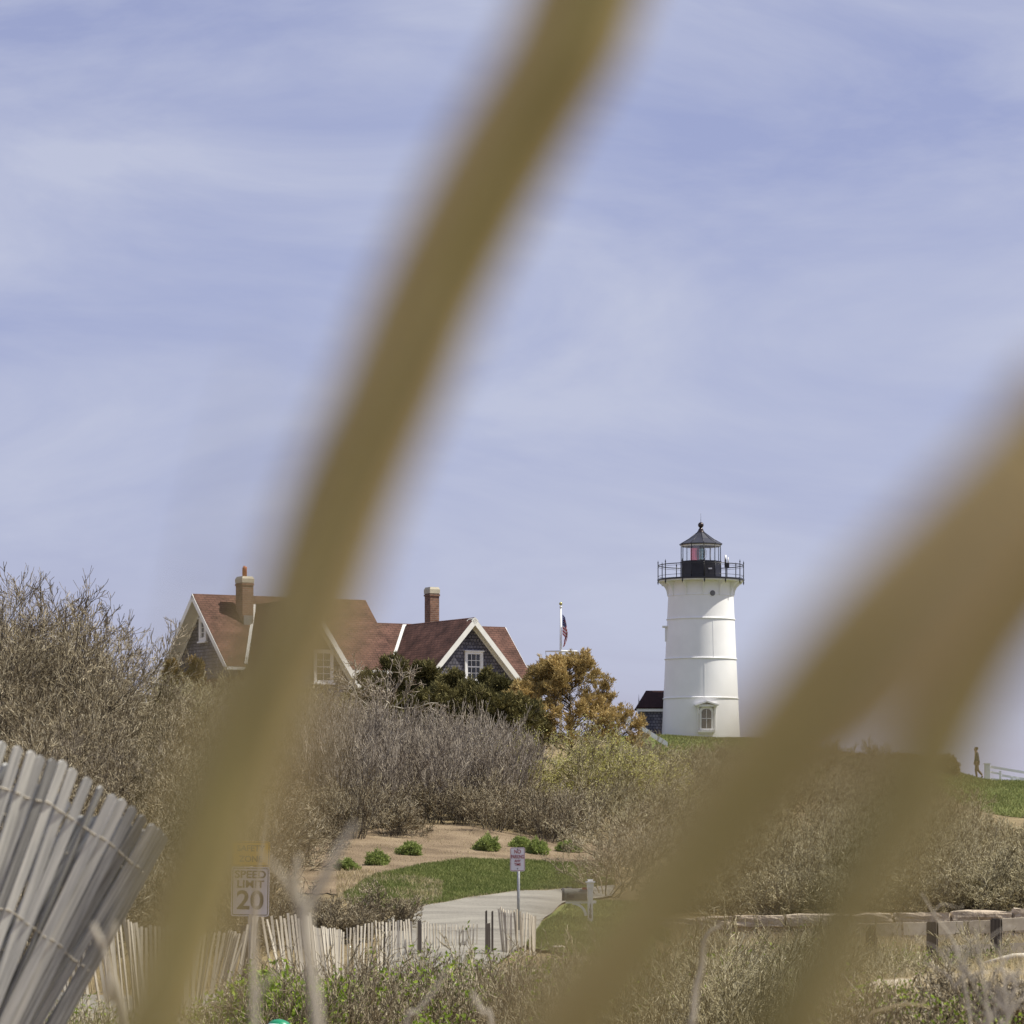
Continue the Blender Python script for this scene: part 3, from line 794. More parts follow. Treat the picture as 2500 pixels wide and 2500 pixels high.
lb(b, -0.47, 0.0, zw + 0.40, 0.09, 0.16, 0.95); lb(b, 0.47, 0.0, zw + 0.40, 0.09, 0.16, 0.95)
b.build('hood', M['white'], wf)
# side window hood seen edge-on on the left of the tower
pos, a = on_tower(-93, 1548)
rotm = Matrix.Rotation(a + math.pi / 2, 3, 'Z')
b = MB(); lb(b, 0, -0.02, 0.0, 0.7, 0.12, 0.8); lb(b, 0, -0.08, 0.42, 0.9, 0.30, 0.07); b.build('side_window', M['white'], lh)
# antenna pieces on the gallery
c = pol(R(-90 + 34), 2.3, zd)
b = MB(); b.tube([c + Vector((0, 0, 0.85)), c + Vector((0, 0, 1.28))], 0.055, 10); b.tube([c + Vector((0.15, 0, 0.85)), c + Vector((0.15, 0, 1.15))], 0.03, 8)
b.build('antenna', M['white'], lh)
b = MB(); b.box(c + Vector((0.08, 0, 0.70)), (0.26, 0.2, 0.22)); b.tube([c + Vector((0.08, 0, 0.7)), c + Vector((0.08, 0, 0.0))], 0.03, 8)
b.build('antenna_bracket', M['black'], lh)

# outbuilding left of the tower
OD = 209.6
ob = empty('outbuilding', (0, 0, 0), 0, 'small grey shingled outbuilding with dark roof against the left of the tower', 'outbuilding')
b = MB()
a_ = P(1562, 1728, OD); c_ = P(1665, 1728, OD)
w0 = Vector((a_.x, OD, 0)); zt_ = a_.z; zbm = h1(a_.x, OD) - 0.4
b.hexa([(a_.x, OD, zbm), (c_.x, OD, zbm), (c_.x, OD + 3.2, zbm), (a_.x, OD + 3.2, zbm)], [(a_.x, OD, zt_), (c_.x, OD, zt_), (c_.x, OD + 3.2, zt_), (a_.x, OD + 3.2, zt_)])
b.add([(a_.x, OD, zt_), (a_.x, OD + 3.2, zt_), (a_.x, OD + 1.6, zt_ + 0.86)], [(0, 1, 2)])
b.build('wall', M['shingle'], ob)
e0 = P(1554, 1727, OD - 0.25); e1 = P(1665, 1727, OD - 0.25); zr = P(0, 1686, OD + 1.6).z
r0_ = Vector((XD(1577, OD + 1.6), OD + 1.6, zr)); r1_ = Vector((c_.x, OD + 1.6, zr))
e0b = Vector((e0.x, OD + 3.45, e0.z)); e1b = Vector((e1.x, OD + 3.45, e1.z))
b = MB(); th = Vector((0, 0, -0.06))
b.hexa([e0 + th, e1 + th, r1_ + th, r0_ + th], [e0, e1, r1_, r0_]); b.hexa([r0_ + th, r1_ + th, e1b + th, e0b + th], [r0_, r1_, e1b, e0b])
b.add([e0, r0_, e0b], [(0, 1, 2)])
b.build('roof', M['roof_dark'], ob, fix=True)
b = MB(); b.box((0.5 * (e0.x + e1.x) + 0.02, OD - 0.10, e0.z - 0.15), (e1.x - e0.x, 0.16, 0.16)); b.build('fascia', M['white'], ob)

# white sloping parapet beside the steps
wp = MB()
pts = [(1500, 1744), (1535, 1752), (1560, 1766), (1585, 1783), (1605, 1796), (1622, 1806), (1630, 1812)]
prev = None
for i, (px, py) in enumerate(pts):
    p = P(px, py, 181)
    g = h1(p.x, p.y) - 0.2
    q = [Vector((p.x, p.y - 0.1, min(g, p.z - 0.2))), Vector((p.x, p.y + 0.1, min(g, p.z - 0.2))), Vector((p.x, p.y + 0.1, p.z)), Vector((p.x, p.y - 0.1, p.z))]
    q[0].z = q[1].z = p.z - 0.26
    if prev: wp.hexa(prev, q)
    prev = q
tag(wp.build('handrail', M['white'], None, fix=True), 'white sloping handrail curving down below the outbuilding', 'handrail')

# ------------------------------------------------------------------ keeper's house
t30 = R(30)
A_ = Vector((math.sin(t30), -math.cos(t30), 0))     # towards camera-right
B_ = Vector((math.cos(t30), math.sin(t30), 0))      # right and back
house = empty('house', (0, 0, 0), 0, 'grey shingled house with red roofs and white gable trim', 'house')
O = Vector((XD(485, 190), 190, 0))
Z = Vector((0, 0, 1))
def gable_block(o, d, L, wl, wr, slope, zr, zg, over=0.45, end_over=0.05, gable_face=True, sided=(1, 1)):
    """roof ridge from o (outer gable end) along -d?? : o = outer gable end of the ridge, d = inward direction, s = sideways axis"""
    s = Vector((-d.y, d.x, 0))
    walls = MB(); zl = zr - slope * wl; zrr = zr - slope * wr
    i0 = o + d * over
    def pt(along, side, z): return o + d * along + s * side + Z * z
    wi = 0.35
    we_l = zr - slope * (wl - wi) - 0.05; we_r = zr - slope * (wr - wi) - 0.05
    fr = [pt(over, wl - wi, zg), pt(over, -(wr - wi), zg), pt(over, -(wr - wi), we_r), pt(over, 0, zr - 0.06), pt(over, wl - wi, we_l)]
    bk = [pt(L, wl - wi, zg), pt(L, -(wr - wi), zg), pt(L, -(wr - wi), we_r), pt(L, 0, zr - 0.06), pt(L, wl - wi, we_l)]
    walls.add(fr + bk, [(4, 3, 2, 1, 0), (5, 6, 7, 8, 9), (0, 1, 6, 5), (1, 2, 7, 6), (4, 0, 5, 9)])
    wo = walls.build('wall', M['shingle'], house, fix=True)
    rf = MB()
    for w, sg in ((wl, 1), (wr, -1)):
        n = Vector((0, 0, 1)) * 1.0 + s * sg * slope; n.normalize()
        top = [pt(0, 0, zr), pt(L + end_over, 0, zr), pt(L + end_over, sg * w, zr - slope * w), pt(0, sg * w, zr - slope * w)]
        bot = [p - n * 0.07 for p in top]
        rf.hexa(bot, top)
    rfo = rf.build('roof', M['roof'], house, fix=True)
    # rake boards + soffit under the gable overhang
    tr = MB()
    for w, sg in ((wl, 1), (wr, -1)):
        n = Z * 1.0 + s * sg * slope; n.normalize()
        a0 = [pt(-0.03, 0, zr) - n * 0.02, pt(-0.03, sg * w, zr - slope * w) - n * 0.02]
        a1 = [p - n * 0.25 for p in a0]
        b0 = [p + d * 0.05 for p in a0]; b1 = [p + d * 0.05 for p in a1]
        tr.hexa([a0[0], a0[1], a1[1], a1[0]], [b0[0], b0[1], b1[1], b1[0]])
        c0 = [pt(0.02, 0, zr) - n * 0.08, pt(over - 0.003, 0, zr) - n * 0.08, pt(over - 0.003, sg * w, zr - slope * w) - n * 0.08, pt(0.02, sg * w, zr - slope * w) - n * 0.08]
        tr.hexa([p - n * 0.05 for p in c0], c0)
        # frieze board against the wall
        f0 = [pt(over - 0.04, 0, zr) - n * 0.135, pt(over - 0.04, sg * (w - 0.2), zr - slope * (w - 0.2)) - n * 0.135]
        f1 = [p - n * 0.12 for p in f0]
        g0 = [p + d * 0.035 for p in f0]; g1 = [p + d * 0.035 for p in f1]
        tr.hexa([f0[0], f0[1], f1[1], f1[0]], [g0[0], g0[1], g1[1], g1[0]])
    tr.build('gable_trim', M['trim'], house, fix=True)
    # gutters / eave fascia
    ev = MB()
    for w, sg in ((wl, 1), (wr, -1)):
        p0 = pt(0, sg * (w - 0.02), zr - slope * w - 0.10); p1 = pt(L, sg * (w - 0.02), zr - slope * w - 0.10)
        c = (p0 + p1) / 2
        ev.box(c, ((p1 - p0).length, 0.05, 0.15), Matrix.Rotation(math.atan2(d.y, d.x), 3, 'Z'))
    ev.build('eave_board', M['trim'], house)
    return s
zg = 4.6
# main range: outer left gable end, ridge running to the right-back
m_s = 0.95
gable_block(O - B_ * 0.35, B_, 9.65 + 0.35, 4.1, 4.1, m_s, 12.67, zg, over=0.75)
# central cross gable
g1 = O + B_ * 3.03
z1 = 12.22
gable_block(g1 + A_ * 6.73, -A_, 7.2, 3.3, 3.3, 1.5, z1, zg, over=0.55)
# rear low range and right wing
lowO = Vector((XD(917, 195), 195, 0))
z2 = 11.48
gable_block(lowO + B_ * 7.9, -B_, 9.4, 3.7, 3.7, 0.97, z2, zg, over=0.35)
g2 = Vector((XD(1001, 195.3), 195.3, 0)) + A_ * 7.0
z3 = 11.42
gable_block(g2, -A_, 7.3, 3.4, 3.2, 1.12, z3, zg, over=0.55)
# valley flashing
def beam(name, p0, p1, w, h, mat, parent):
    d = (p1 - p0); L = d.length; q = d.to_track_quat('X', 'Z').to_matrix()
    b = MB(); b.box((p0 + p1) / 2, (L, w, h), q); return b.build(name, mat, parent)
def valley(Or, s0, zc, slope_c, w0, w1, side, main_o, main_s, main_z):
    pts = []
    for w in (w0, w1):
        zz = main_z - main_s * w
        hw = (zc - zz) / slope_c
        p = main_o + A_ * w + B_ * (s0 + side * hw); p = Vector((p.x, p.y, zz + 0.03)); pts.append(p)
    beam('valley_flashing', pts[0], pts[1], 0.22, 0.05, M['trim'], house)
valley(O, 3.03, z1, 1.5, 0.55, 4.0, -1, O, m_s, 12.67)
sA = (Vector((XD(1001, 195.3), 195.3, 0)) - lowO).dot(B_)
valley(lowO, sA, z3, 1.12, 0.10, 3.6, -1, lowO, 0.97, z2)
# chimneys
def chimney(c, zbot, ztop, wx, wy, caph, pot=None, lab=None):
    rot = Matrix.Rotation(t30, 3, 'Z')
    b = MB(); b.box((c.x, c.y, (zbot + ztop - caph) / 2), (wx, wy, ztop - caph - zbot), rot)
    b.box((c.x, c.y, ztop - caph - 0.09), (wx + 0.07, wy + 0.07, 0.10), rot)
    ch = b.build('chimney', M['brick'], house)
    b = MB()
    hx, hy = wx / 2 + 0.03, wy / 2 + 0.03
    lo = [rot @ Vector((x, y, 0)) for x, y in ((-hx, -hy), (hx, -hy), (hx, hy), (-hx, hy))]
    a = [Vector((c.x, c.y, ztop - caph)) + p for p in lo]; m_ = [Vector((c.x, c.y, ztop - 0.12)) + p for p in lo]; t_ = [Vector((c.x, c.y, ztop)) + p * 0.82 for p in lo]
    b.hexa(a, m_); b.hexa(m_, t_)
    b.build('chimney_cap', M['cap'], ch, fix=True)
    if pot:
        b = MB(); b.tube([(c.x, c.y, ztop), (c.x, c.y, ztop + 0.42), (c.x + 0.04, c.y - 0.02, ztop + 0.52)], [0.12, 0.12, 0.10], 12); b.build('chimney_pot', M['clay'], ch)
    return ch
cc = O + B_ * 2.02 + A_ * 1.25
chimney(cc, 10.2, 13.55, 0.62, 0.80, 0.33, pot=True)
b = MB(); b.box(Vector((cc.x, cc.y, 11.25)) + A_ * 0.44, (0.52, 0.04, 0.55), Matrix.Rotation(t30, 3, 'Z')); b.build('chimney_flashing', M['galv'], house)
c2 = Vector((XD(1054.5, 197.0), 197.0, 0))
chimney(c2, 9.5, (HY - 1434) / F * 197.0, 0.55, 0.62, 0.34)
# windows on gable walls: pos on wall plane, facing n
def sash_window(center, n, w, h, cols, rows, fr=0.13, two=True):
    rot = Matrix.Rotation(math.atan2(n.y, n.x) + math.pi / 2, 3, 'Z')
    def q(x, y, z): return center + rot @ Vector((x, y, z))
    b = MB()
    for x, z, sx, sz in ((-(w - fr) / 2, 0, fr, h), ((w - fr) / 2, 0, fr, h), (0, (h - fr) / 2, w - 2 * fr, fr), (0, -(h - fr) / 2, w - 2 * fr, fr)):
        b.box(q(x, -0.03, z), (sx, 0.10, sz), rot)
    b.box(q(0, -0.06, h / 2 + 0.03), (w + 0.08, 0.16, 0.06), rot); b.box(q(0, -0.06, -h / 2 - 0.04), (w + 0.12, 0.18, 0.08), rot)
    wo = b.build('window', M['white'], house)
    b = MB(); b.box(q(0, -0.005, 0), (w - 2 * fr, 0.02, h - 2 * fr), rot); b.build('pane', M['pane'], wo)
    b = MB(); iw = w - 2 * fr; ih = h - 2 * fr
    b.box(q(-iw / 2 + 0.02, -0.025, 0), (0.05, 0.03, ih), rot); b.box(q(iw / 2 - 0.02, -0.025, 0), (0.05, 0.03, ih), rot)
    if two: b.box(q(0, -0.025, 0), (iw, 0.04, 0.06), rot)
    for k in range(1, cols): b.box(q(-iw / 2 + iw * k / cols, -0.024, 0), (0.028, 0.02, ih), rot)
    for k in range(1, rows): b.box(q(0, -0.023, -ih / 2 + ih * k / rows), (iw, 0.02, 0.028), rot)
    b.build('sash', M['white'], wo)
    return wo
def ray_plane(px, py, p0, n):
    d = Vector(((px - 1250) / F, 1, (HY - py) / F)); return d * (p0.dot(n) / d.dot(n))
wl_p = O + B_ * 0.40
sash_window(ray_plane(497, 1538, wl_p - B_ * 0.02, B_), -B_, 0.86, 1.18, 2, 3, fr=0.2, two=False)
wc_p = g1 + A_ * (6.73 - 0.55)
sash_window(ray_plane(789, 1628, wc_p + A_ * 0.02, A_), A_, 1.10, 1.62, 2, 4)
wr_p = g2 - A_ * 0.55
sash_window(ray_plane(1156, 1628, wr_p + A_ * 0.02, A_), A_, 1.06, 1.55, 3, 4)

# ------------------------------------------------------------------ flagpole and flag
FD = 187.0
fp = empty('flagpole', P(1369, 1590, FD) * 1.0, 0, 'white flagpole with a crossarm behind the browned pine', 'flagpole')
fz = P(0, 1590, FD).z
def fl(px, py): return P(px, py, FD) - Vector(fp.location)
b = MB(); b.tube([(0, 0, h1(fp.location.x, FD) - fz - 0.2), (0, 0, 0), fl(1369, 1482)], [0.085, 0.062, 0.04], 12); b.build('pole', M['white'], fp)
b = MB(); b.lathe([(0.04, -0.02), (0.07, 0.0), (0.07, 0.05), (0.02, 0.07), (0.02, 0.12)], 12, c=fl(1369, 1483)); b.build('truck', M['white'], fp)
b = MB(); b.lathe([(0.001 + 0.085 * math.sin(math.pi * i / 10), -0.085 * math.cos(math.pi * i / 10)) for i in range(11)], 16, c=fl(1369, 1474)); b.build('ball', M['brass'], fp)
b = MB(); b.tube([fl(1331, 1590), (0, -0.06, 0), fl(1410, 1590)], [0.03, 0.055, 0.03], 8); b.build('crossarm', M['white'], fp)
b = MB(); b.tube([fl(1332, 1591), fl(1336, 1622), fl(1337, 1660)], 0.010, 5); b.build('halyard', M['black'], fp)
b = MB(); b.tube([fl(1409, 1591), fl(1408, 1625)], 0.010, 5); b.build('halyard', M['black'], fp)
M['flag_red'] = mat_plain('flag_red', (0.42, 0.03, 0.04), 0.8, var=0.1); M['flag_white'] = mat_plain('flag_white', (0.70, 0.68, 0.68), 0.8, var=0.05); M['flag_blue'] = mat_plain('flag_blue', (0.025, 0.03, 0.13), 0.8, var=0.1)
nu, nv = 57, 39
b = MB(); vs = []
top = P(1370.5, 1500, FD)
for j in range(nv + 1):
    v = j / nv
    for i in range(nu + 1):
        u = i / nu
        bx = 0.055 + 0.30 * math.sin(min(1, u * 1.0) * 2.6) * (0.55 + 0.45 * math.sin(v * 3.0)) - 0.10 * u * v + 0.05 * math.sin(u * 9)
        yy = 0.10 * math.sin(u * 13 + v * 2.0) * (0.3 + u)
        zz = -v * 1.02 - u * (0.72 - 0.05 * v) - 0.02 * math.sin(u * 11)
        vs.append((top.x + bx, top.y - 0.10 + yy, top.z + zz))
for j in range(nv):
    for i in range(nu):
        st = j // 3
        m_ = 1 if st % 2 else 0
        if st < 7 and i < 23:
            m_ = 2
            r_, c_2 = j // 2, i // 2
            if j % 2 == 1 and i % 2 == 1 and (r_ + c_2) % 2 == 0 and 0 < r_ < 10: m_ = 1
        a0 = j * (nu + 1) + i
        b.f.append((a0, a0 + 1, a0 + nu + 2, a0 + nu + 1)); b.m.append(m_); b.smooth.append(True)
b.v = vs
tag(b.build('flag', [M['flag_red'], M['flag_white'], M['flag_blue']]), 'drooping red, white and blue flag with stripes and stars on the flagpole', 'flag')

# ------------------------------------------------------------------ signs
def text_mesh(name, body, size, mat, parent, loc, ext=0.002, sx=1.0, sp=1.0, bold=0.0):
    cu = bpy.data.curves.new(name, 'FONT'); cu.body = body; cu.size = size; cu.align_x = 'CENTER'; cu.align_y = 'CENTER'
    cu.extrude = ext; cu.space_character = sp; cu.offset = bold
    tmp = bpy.data.objects.new(name, cu); COL.objects.link(tmp)
    dg = bpy.context.evaluated_depsgraph_get()
    me = bpy.data.meshes.new_from_object(tmp.evaluated_get(dg)); me.name = name
    bpy.data.objects.remove(tmp)
    me.materials.clear(); me.materials.append(mat)
    o = bpy.data.objects.new(name, me); COL.objects.link(o); o.parent = parent
    o.location = loc; o.rotation_euler = (R(90), 0, 0); o.scale = (sx, 1, 1)
    return o
def rounded_plate(b, cx, cz, w, h, r, y0, y1, m=0, n=6):
    prof = []
    for qx, qz, a0 in ((1, 1, 0), (-1, 1, 90), (-1, -1, 180), (1, -1, 270)):
        for i in range(n + 1):
            a = R(a0 + 90 * i / n); prof.append((cx + qx * (w / 2 - r) + r * math.cos(a), cz + qz * (h / 2 - r) + r * math.sin(a)))
    k = len(prof)
    b.add([(x, y0, z) for x, z in prof] + [(x, y1, z) for x, z in prof], [tuple(range(k)), tuple(range(2 * k - 1, k - 1, -1))] + [(i, i + k, (i + 1) % k + k, (i + 1) % k) for i in range(k)], m)
def border(b, cx, cz, w, h, r, t, y, n=6):
    a = []; c = []
    for lst, ww, hh, rr in ((a, w, h, r), (c, w - 2 * t, h - 2 * t, max(r - t, 0.003))):
        for qx, qz, a0 in ((1, 1, 0), (-1, 1, 90), (-1, -1, 180), (1, -1, 270)):
            for i in range(n + 1):
                q = R(a0 + 90 * i / n); lst.append((cx + qx * (ww / 2 - rr) + rr * math.cos(q), y, cz + qz * (hh / 2 - rr) + rr * math.sin(q)))
    k = len(a); b.add(a + c, [(i, (i + 1) % k, k + (i + 1) % k, k + i) for i in range(k)])

SD = 59.0
sg = empty('speed_limit_sign', P(611, 2177, SD), 0, 'white speed limit 20 sign below a yellow safety zone plate', 'road sign')
sg.rotation_euler = (0, R(1.0), 0)
gz = h1(sg.location.x, SD) - sg.location.z
b = MB(); b.tube([(0.0, 0.035, gz - 0.1), (0.0, 0.035, 0.80)], 0.032, 6); b.build('post', M['galv'], sg)
b = MB(); rounded_plate(b, 0, 0, 0.61, 0.79, 0.04, 0.0, 0.004); pl = b.build('speed_plate', M['signwhite'], sg, fix=True)
b = MB(); border(b, 0, 0, 0.575, 0.755, 0.03, 0.012, -0.002); b.build('border', M['signblack'], pl)
text_mesh('lettering', 'SPEED', 0.165, M['signblack'], pl, (0, -0.003, 0.27), sx=1.12, bold=0.004)
text_mesh('lettering', 'LIMIT', 0.165, M['signblack'], pl, (0, -0.003, 0.115), sx=1.12, bold=0.004)
text_mesh('lettering', '20', 0.42, M['signblack'], pl, (0, -0.003, -0.15), sx=1.05, bold=0.008)
b = MB(); rounded_plate(b, 0, 0.605, 0.61, 0.40, 0.03, 0.0, 0.004); py_ = b.build('zone_plate', M['signyellow'], sg, fix=True)
b = MB(); border(b, 0, 0.605, 0.585, 0.375, 0.02, 0.010, -0.002); b.build('border', M['signblack'], py_)
text_mesh('lettering', 'SAFETY', 0.135, M['signblack'], py_, (0, -0.003, 0.69), bold=0.003)
text_mesh('lettering', 'ZONE', 0.135, M['signblack'], py_, (0, -0.003, 0.52), bold=0.003)

ND = 75.5
ns = empty('parking_sign', P(1263.5, 2098, ND), 0, 'small white no parking any time sign with maroon letters on a steel post', 'road sign')
gz = h1(ns.location.x, ND) - ns.location.z
b = MB(); b.tube([(0.02, 0.03, gz - 0.3), (0.02, 0.03, 0.16)], 0.030, 6); b.build('post', M['galv'], ns)
b = MB(); rounded_plate(b, 0, 0, 0.305, 0.49, 0.035, 0.0, 0.004); pl = b.build('sign_plate', M['signwhite'], ns, fix=True)
b = MB(); border(b, 0, 0, 0.285, 0.47, 0.028, 0.008, -0.002); b.build('border', M['signred'], pl)
for tx, sz, zz, sx in (('NO', 0.11, 0.155, 0.80), ('PARKING', 0.105, 0.05, 0.60), ('ANY', 0.072, -0.035, 0.85), ('TIME', 0.072, -0.107, 0.85)):
    text_mesh('lettering', tx, sz, M['signred'], pl, (0, -0.003, zz), sx=sx, bold=0.0016)
for bz_ in (-0.19, 0.205):
    b = MB(); b.tube([(0, -0.012, bz_), (0, 0.004, bz_)], 0.011, 8); b.build('bolt', M['signblack'], pl)

# ------------------------------------------------------------------ mailbox
MD = 79.0
mbx = empty('mailbox', P(1440, 2281, MD), 0, 'grey mailbox on a white post numbered 158', 'mailbox')
k_ = MD / F
def ml(px, py, dy=0.0): return Vector(((px - 1440) * k_, dy, (2281 - py) * k_))
b = MB(); b.box(ml(1441, 2215), (0.115, 0.115, 1.20)); b.box((0.009, 0, -0.1), (0.115, 0.115, 0.3))
post = b.build('post', M['white'], mbx)
b = MB(); b.box(ml(1441, 2160), (0.145, 0.145, 0.13)); b.box(ml(1441, 2153.5), (0.20, 0.20, 0.035)); b.build('post_cap', M['white'], post)
b = MB(); b.box(ml(1418, 2202), (0.66, 0.09, 0.06)); b.build('arm', M['white'], mbx)
b = MB(); prev = None
for i in range(9):
    a = R(90 * i / 8)
    c = Vector((ml(1397, 0).x + 0.29 * math.sin(a), 0, ml(0, 2236).z + 0.27 * math.cos(a)))
    t = Vector((math.cos(a), 0, -math.sin(a))); n_ = Vector((math.sin(a), 0, math.cos(a))) * 0.028
    q = [c - n_ + Vector((0, -0.03, 0)), c - n_ + Vector((0, 0.03, 0)), c + n_ + Vector((0, 0.03, 0)), c + n_ + Vector((0, -0.03, 0))]
    if prev: b.hexa(prev, q)
    prev = q
b.build('brace', M['white'], mbx, fix=True)
# box body: domed section extruded along x
def dome(b, x0, x1, w, h, z0, m=0):
    prof = [(-w / 2, 0), (w / 2, 0)] + [(w / 2 * math.cos(R(a)), h - w / 2 + w / 2 * math.sin(R(a))) for a in range(0, 181, 15)]
    k = len(prof)
    b.add([(x0, y, z0 + z) for y, z in prof] + [(x1, y, z0 + z) for y, z in prof], [tuple(range(k)), tuple(range(2 * k - 1, k - 1, -1))] + [(i, i + k, (i + 1) % k + k, (i + 1) % k) for i in range(k)], m)
bz = ml(0, 2198.5).z
b = MB(); dome(b, ml(1378, 0).x, ml(1433, 0).x, 0.20, 0.245, bz); body = b.build('box', M['mailbox'], mbx, fix=True)
b = MB(); dome(b, ml(1372, 0).x, ml(1378, 0).x - 0.002, 0.225, 0.275, bz - 0.005); b.box(ml(1371, 2172), (0.02, 0.05, 0.03)); b.build('door', M['mailbox_dark'], body, fix=True)
b = MB(); b.box(ml(1393, 2189, -0.105), (0.16, 0.012, 0.07)); b.box(ml(1386, 2183, -0.108), (0.03, 0.012, 0.05)); b.build('flag_arm', M['mailbox_dark'], body)
b = MB(); b.tube([ml(1384, 2169), ml(1384, 2166), ml(1396, 2167)], 0.008, 5); b.build('wire_handle', M['mailbox_dark'], body)
b = MB(); b.box(ml(1427, 2169), (0.10, 0.08, 0.05)); b.build('newspaper_clip', M['signred'], body)
for i, ch in enumerate('158'):
    text_mesh('numeral', ch, 0.135, M['signblack'], post, ml(1441, 2212 + 12.5 * i) + Vector((0, -0.0605, 0)), sx=0.8, bold=0.004)

# ------------------------------------------------------------------ stone wall and guard rail
rgw = random.Random(5)
sw = empty('stone_wall', (XD(1900, 81), 81, h1(XD(1900, 81), 81)), 0, 'low granite wall with long capstones behind the guard rail', 'wall')
def rough_block(c, size, rg, jit=0.02):
    bm = bmesh.new(); bmesh.ops.create_cube(bm, size=1.0)
    bmesh.ops.scale(bm, vec=size, verts=bm.verts)
    bmesh.ops.subdivide_edges(bm, edges=bm.edges, cuts=3, use_grid_fill=True)
    for v in bm.verts:
        v.co += Vector((rg.gauss(0, jit), rg.gauss(0, jit), rg.gauss(0, jit)))
        ex = Vector((v.co.x / size[0] * 2, v.co.y / size[1] * 2, v.co.z / size[2] * 2))
        if sum(1 for q in ex if abs(q) > 0.85) >= 2: v.co *= 0.965
    vs = [v.co + Vector(c) for v in bm.verts]; bm.verts.index_update(); fs = [tuple(v.index for v in f.verts) for f in bm.faces]; bm.free()
    return vs, fs
u = 1400.0
def wall_top(px): return np.interp(px, [1400, 1500, 1720, 1850, 2300, 2500, 2700], [2250, 2247, 2240, 2235, 2228, 2220, 2214])
WD = 81.0
base = Vector(sw.location)
while u < 2640:
    L = rgw.choice([90, 115, 125, 140, 150]); px = u + L / 2
    c = P(px, wall_top(px) + 14, WD) - base
    vs, fs = rough_block(c, (L * WD / F - 0.03, 0.5, 0.25 + rgw.uniform(-.02, .02)), rgw, 0.014)
    b = MB(); b.add(vs, fs); b.build('capstone', M['stone'], sw, fix=True)
    u += L
b = MB()
for row in range(4):
    u = 1400.0 + rgw.uniform(0, 30)
    while u < 2640:
        L = rgw.uniform(30, 70); px = u + L / 2
        c = P(px, wall_top(px) + 32 + row * 17, WD + 0.06 + rgw.uniform(-.03, .03)) - base
        vs, fs = rough_block(c, (L * WD / F - 0.02, 0.42, 0.15), rgw, 0.012); b.add(vs, fs); u += L
b.build('rubble_courses', M['stone'], sw)

gr = empty('guard_rail', (XD(2430, 70), 70, h1(XD(2430, 70), 70)), 0, 'weathered timber guard rail with square posts before the stone wall', 'guard rail')
base = Vector(gr.location)
for px, ytop in ((2128, 2262), (2276, 2253), (2432, 2245), (2590, 2238)):
    t = P(px, ytop, 70) - base; g = h1(XD(px, 70), 70) - base.z - 0.3
    b = MB(); rz_ = Matrix.Rotation(-0.28, 3, 'Z'); b.box((t.x, 0.0, (t.z + g) / 2), (0.19, 0.19, t.z - g), rz_); b.box((t.x, 0, t.z + 0.01), (0.16, 0.16, 0.03), rz_); b.build('post', M['oldwood'], gr)
for px0, px1, y0, y1 in ((2040, 2200, 2272, 2268), (2290, 2351, 2266, 2264), (2356, 2418, 2264, 2262), (2205, 2263, 2268, 2267), (2446, 2560, 2258, 2252)):
    p0 = P(px0, y0, 70.0) - base; p1 = P(px1, y1, 70.0) - base
    b = MB(); d = p1 - p0; b.box((p0 + p1) / 2, (d.length, 0.12, 0.235), d.to_track_quat('X', 'Z').to_matrix()); b.build('rail', M['railwood'], gr)
for px0, px1, y0, y1 in ((2446, 2560, 2317, 2312), (2300, 2418, 2322, 2318)):
    p0 = P(px0, y0, 70.0) - base; p1 = P(px1, y1, 70.0) - base
    b = MB(); d = p1 - p0; b.box((p0 + p1) / 2, (d.length, 0.12, 0.20), d.to_track_quat('X', 'Z').to_matrix()); b.build('rail', M['railwood'], gr)

# ------------------------------------------------------------------ white hilltop fence, person
wf_ = empty('rail_fence', (XD(2410, 195), 195, h1(XD(2410, 195), 195)), 0, 'white post and rail fence running down from the hilltop at right', 'fence')
base = Vector(wf_.location); WFD = 195
for px, y0, y1, w in ((2410, 1866, 1903, 0.27), (2442, 1882, 1906, 0.10), (2470, 1896, 1912, 0.10), (2484, 1900, 1922, 0.12), (2530, 1895, 1935, 0.2)):
    t = P(px, y0, WFD) - base; g = P(px, y1, WFD) - base
    b = MB(); b.box((t.x, 0, (t.z + g.z) / 2 - 0.1), (w, w, t.z - g.z + 0.2))
    if w > 0.15: b.box((t.x, 0, t.z + 0.03), (w + 0.06, w + 0.06, 0.06))
    b.build('post', M['white'], wf_)
for x0, y0, x1, y1, hh in ((2418, 1872, 2560, 1896, 0.13), (2418, 1885, 2445, 1890, 0.10), (2446, 1893, 2560, 1912, 0.12), (2418, 1901, 2450, 1906, 0.1), (2468, 1905, 2490, 1906, 0.1)):
    p0 = P(x0, y0, WFD) - base; p1 = P(x1, y1, WFD) - base; d = p1 - p0
    b = MB(); b.box((p0 + p1) / 2, (d.length, 0.06, hh), d.to_track_quat('X', 'Z').to_matrix()); b.build('rail', M['white'], wf_)

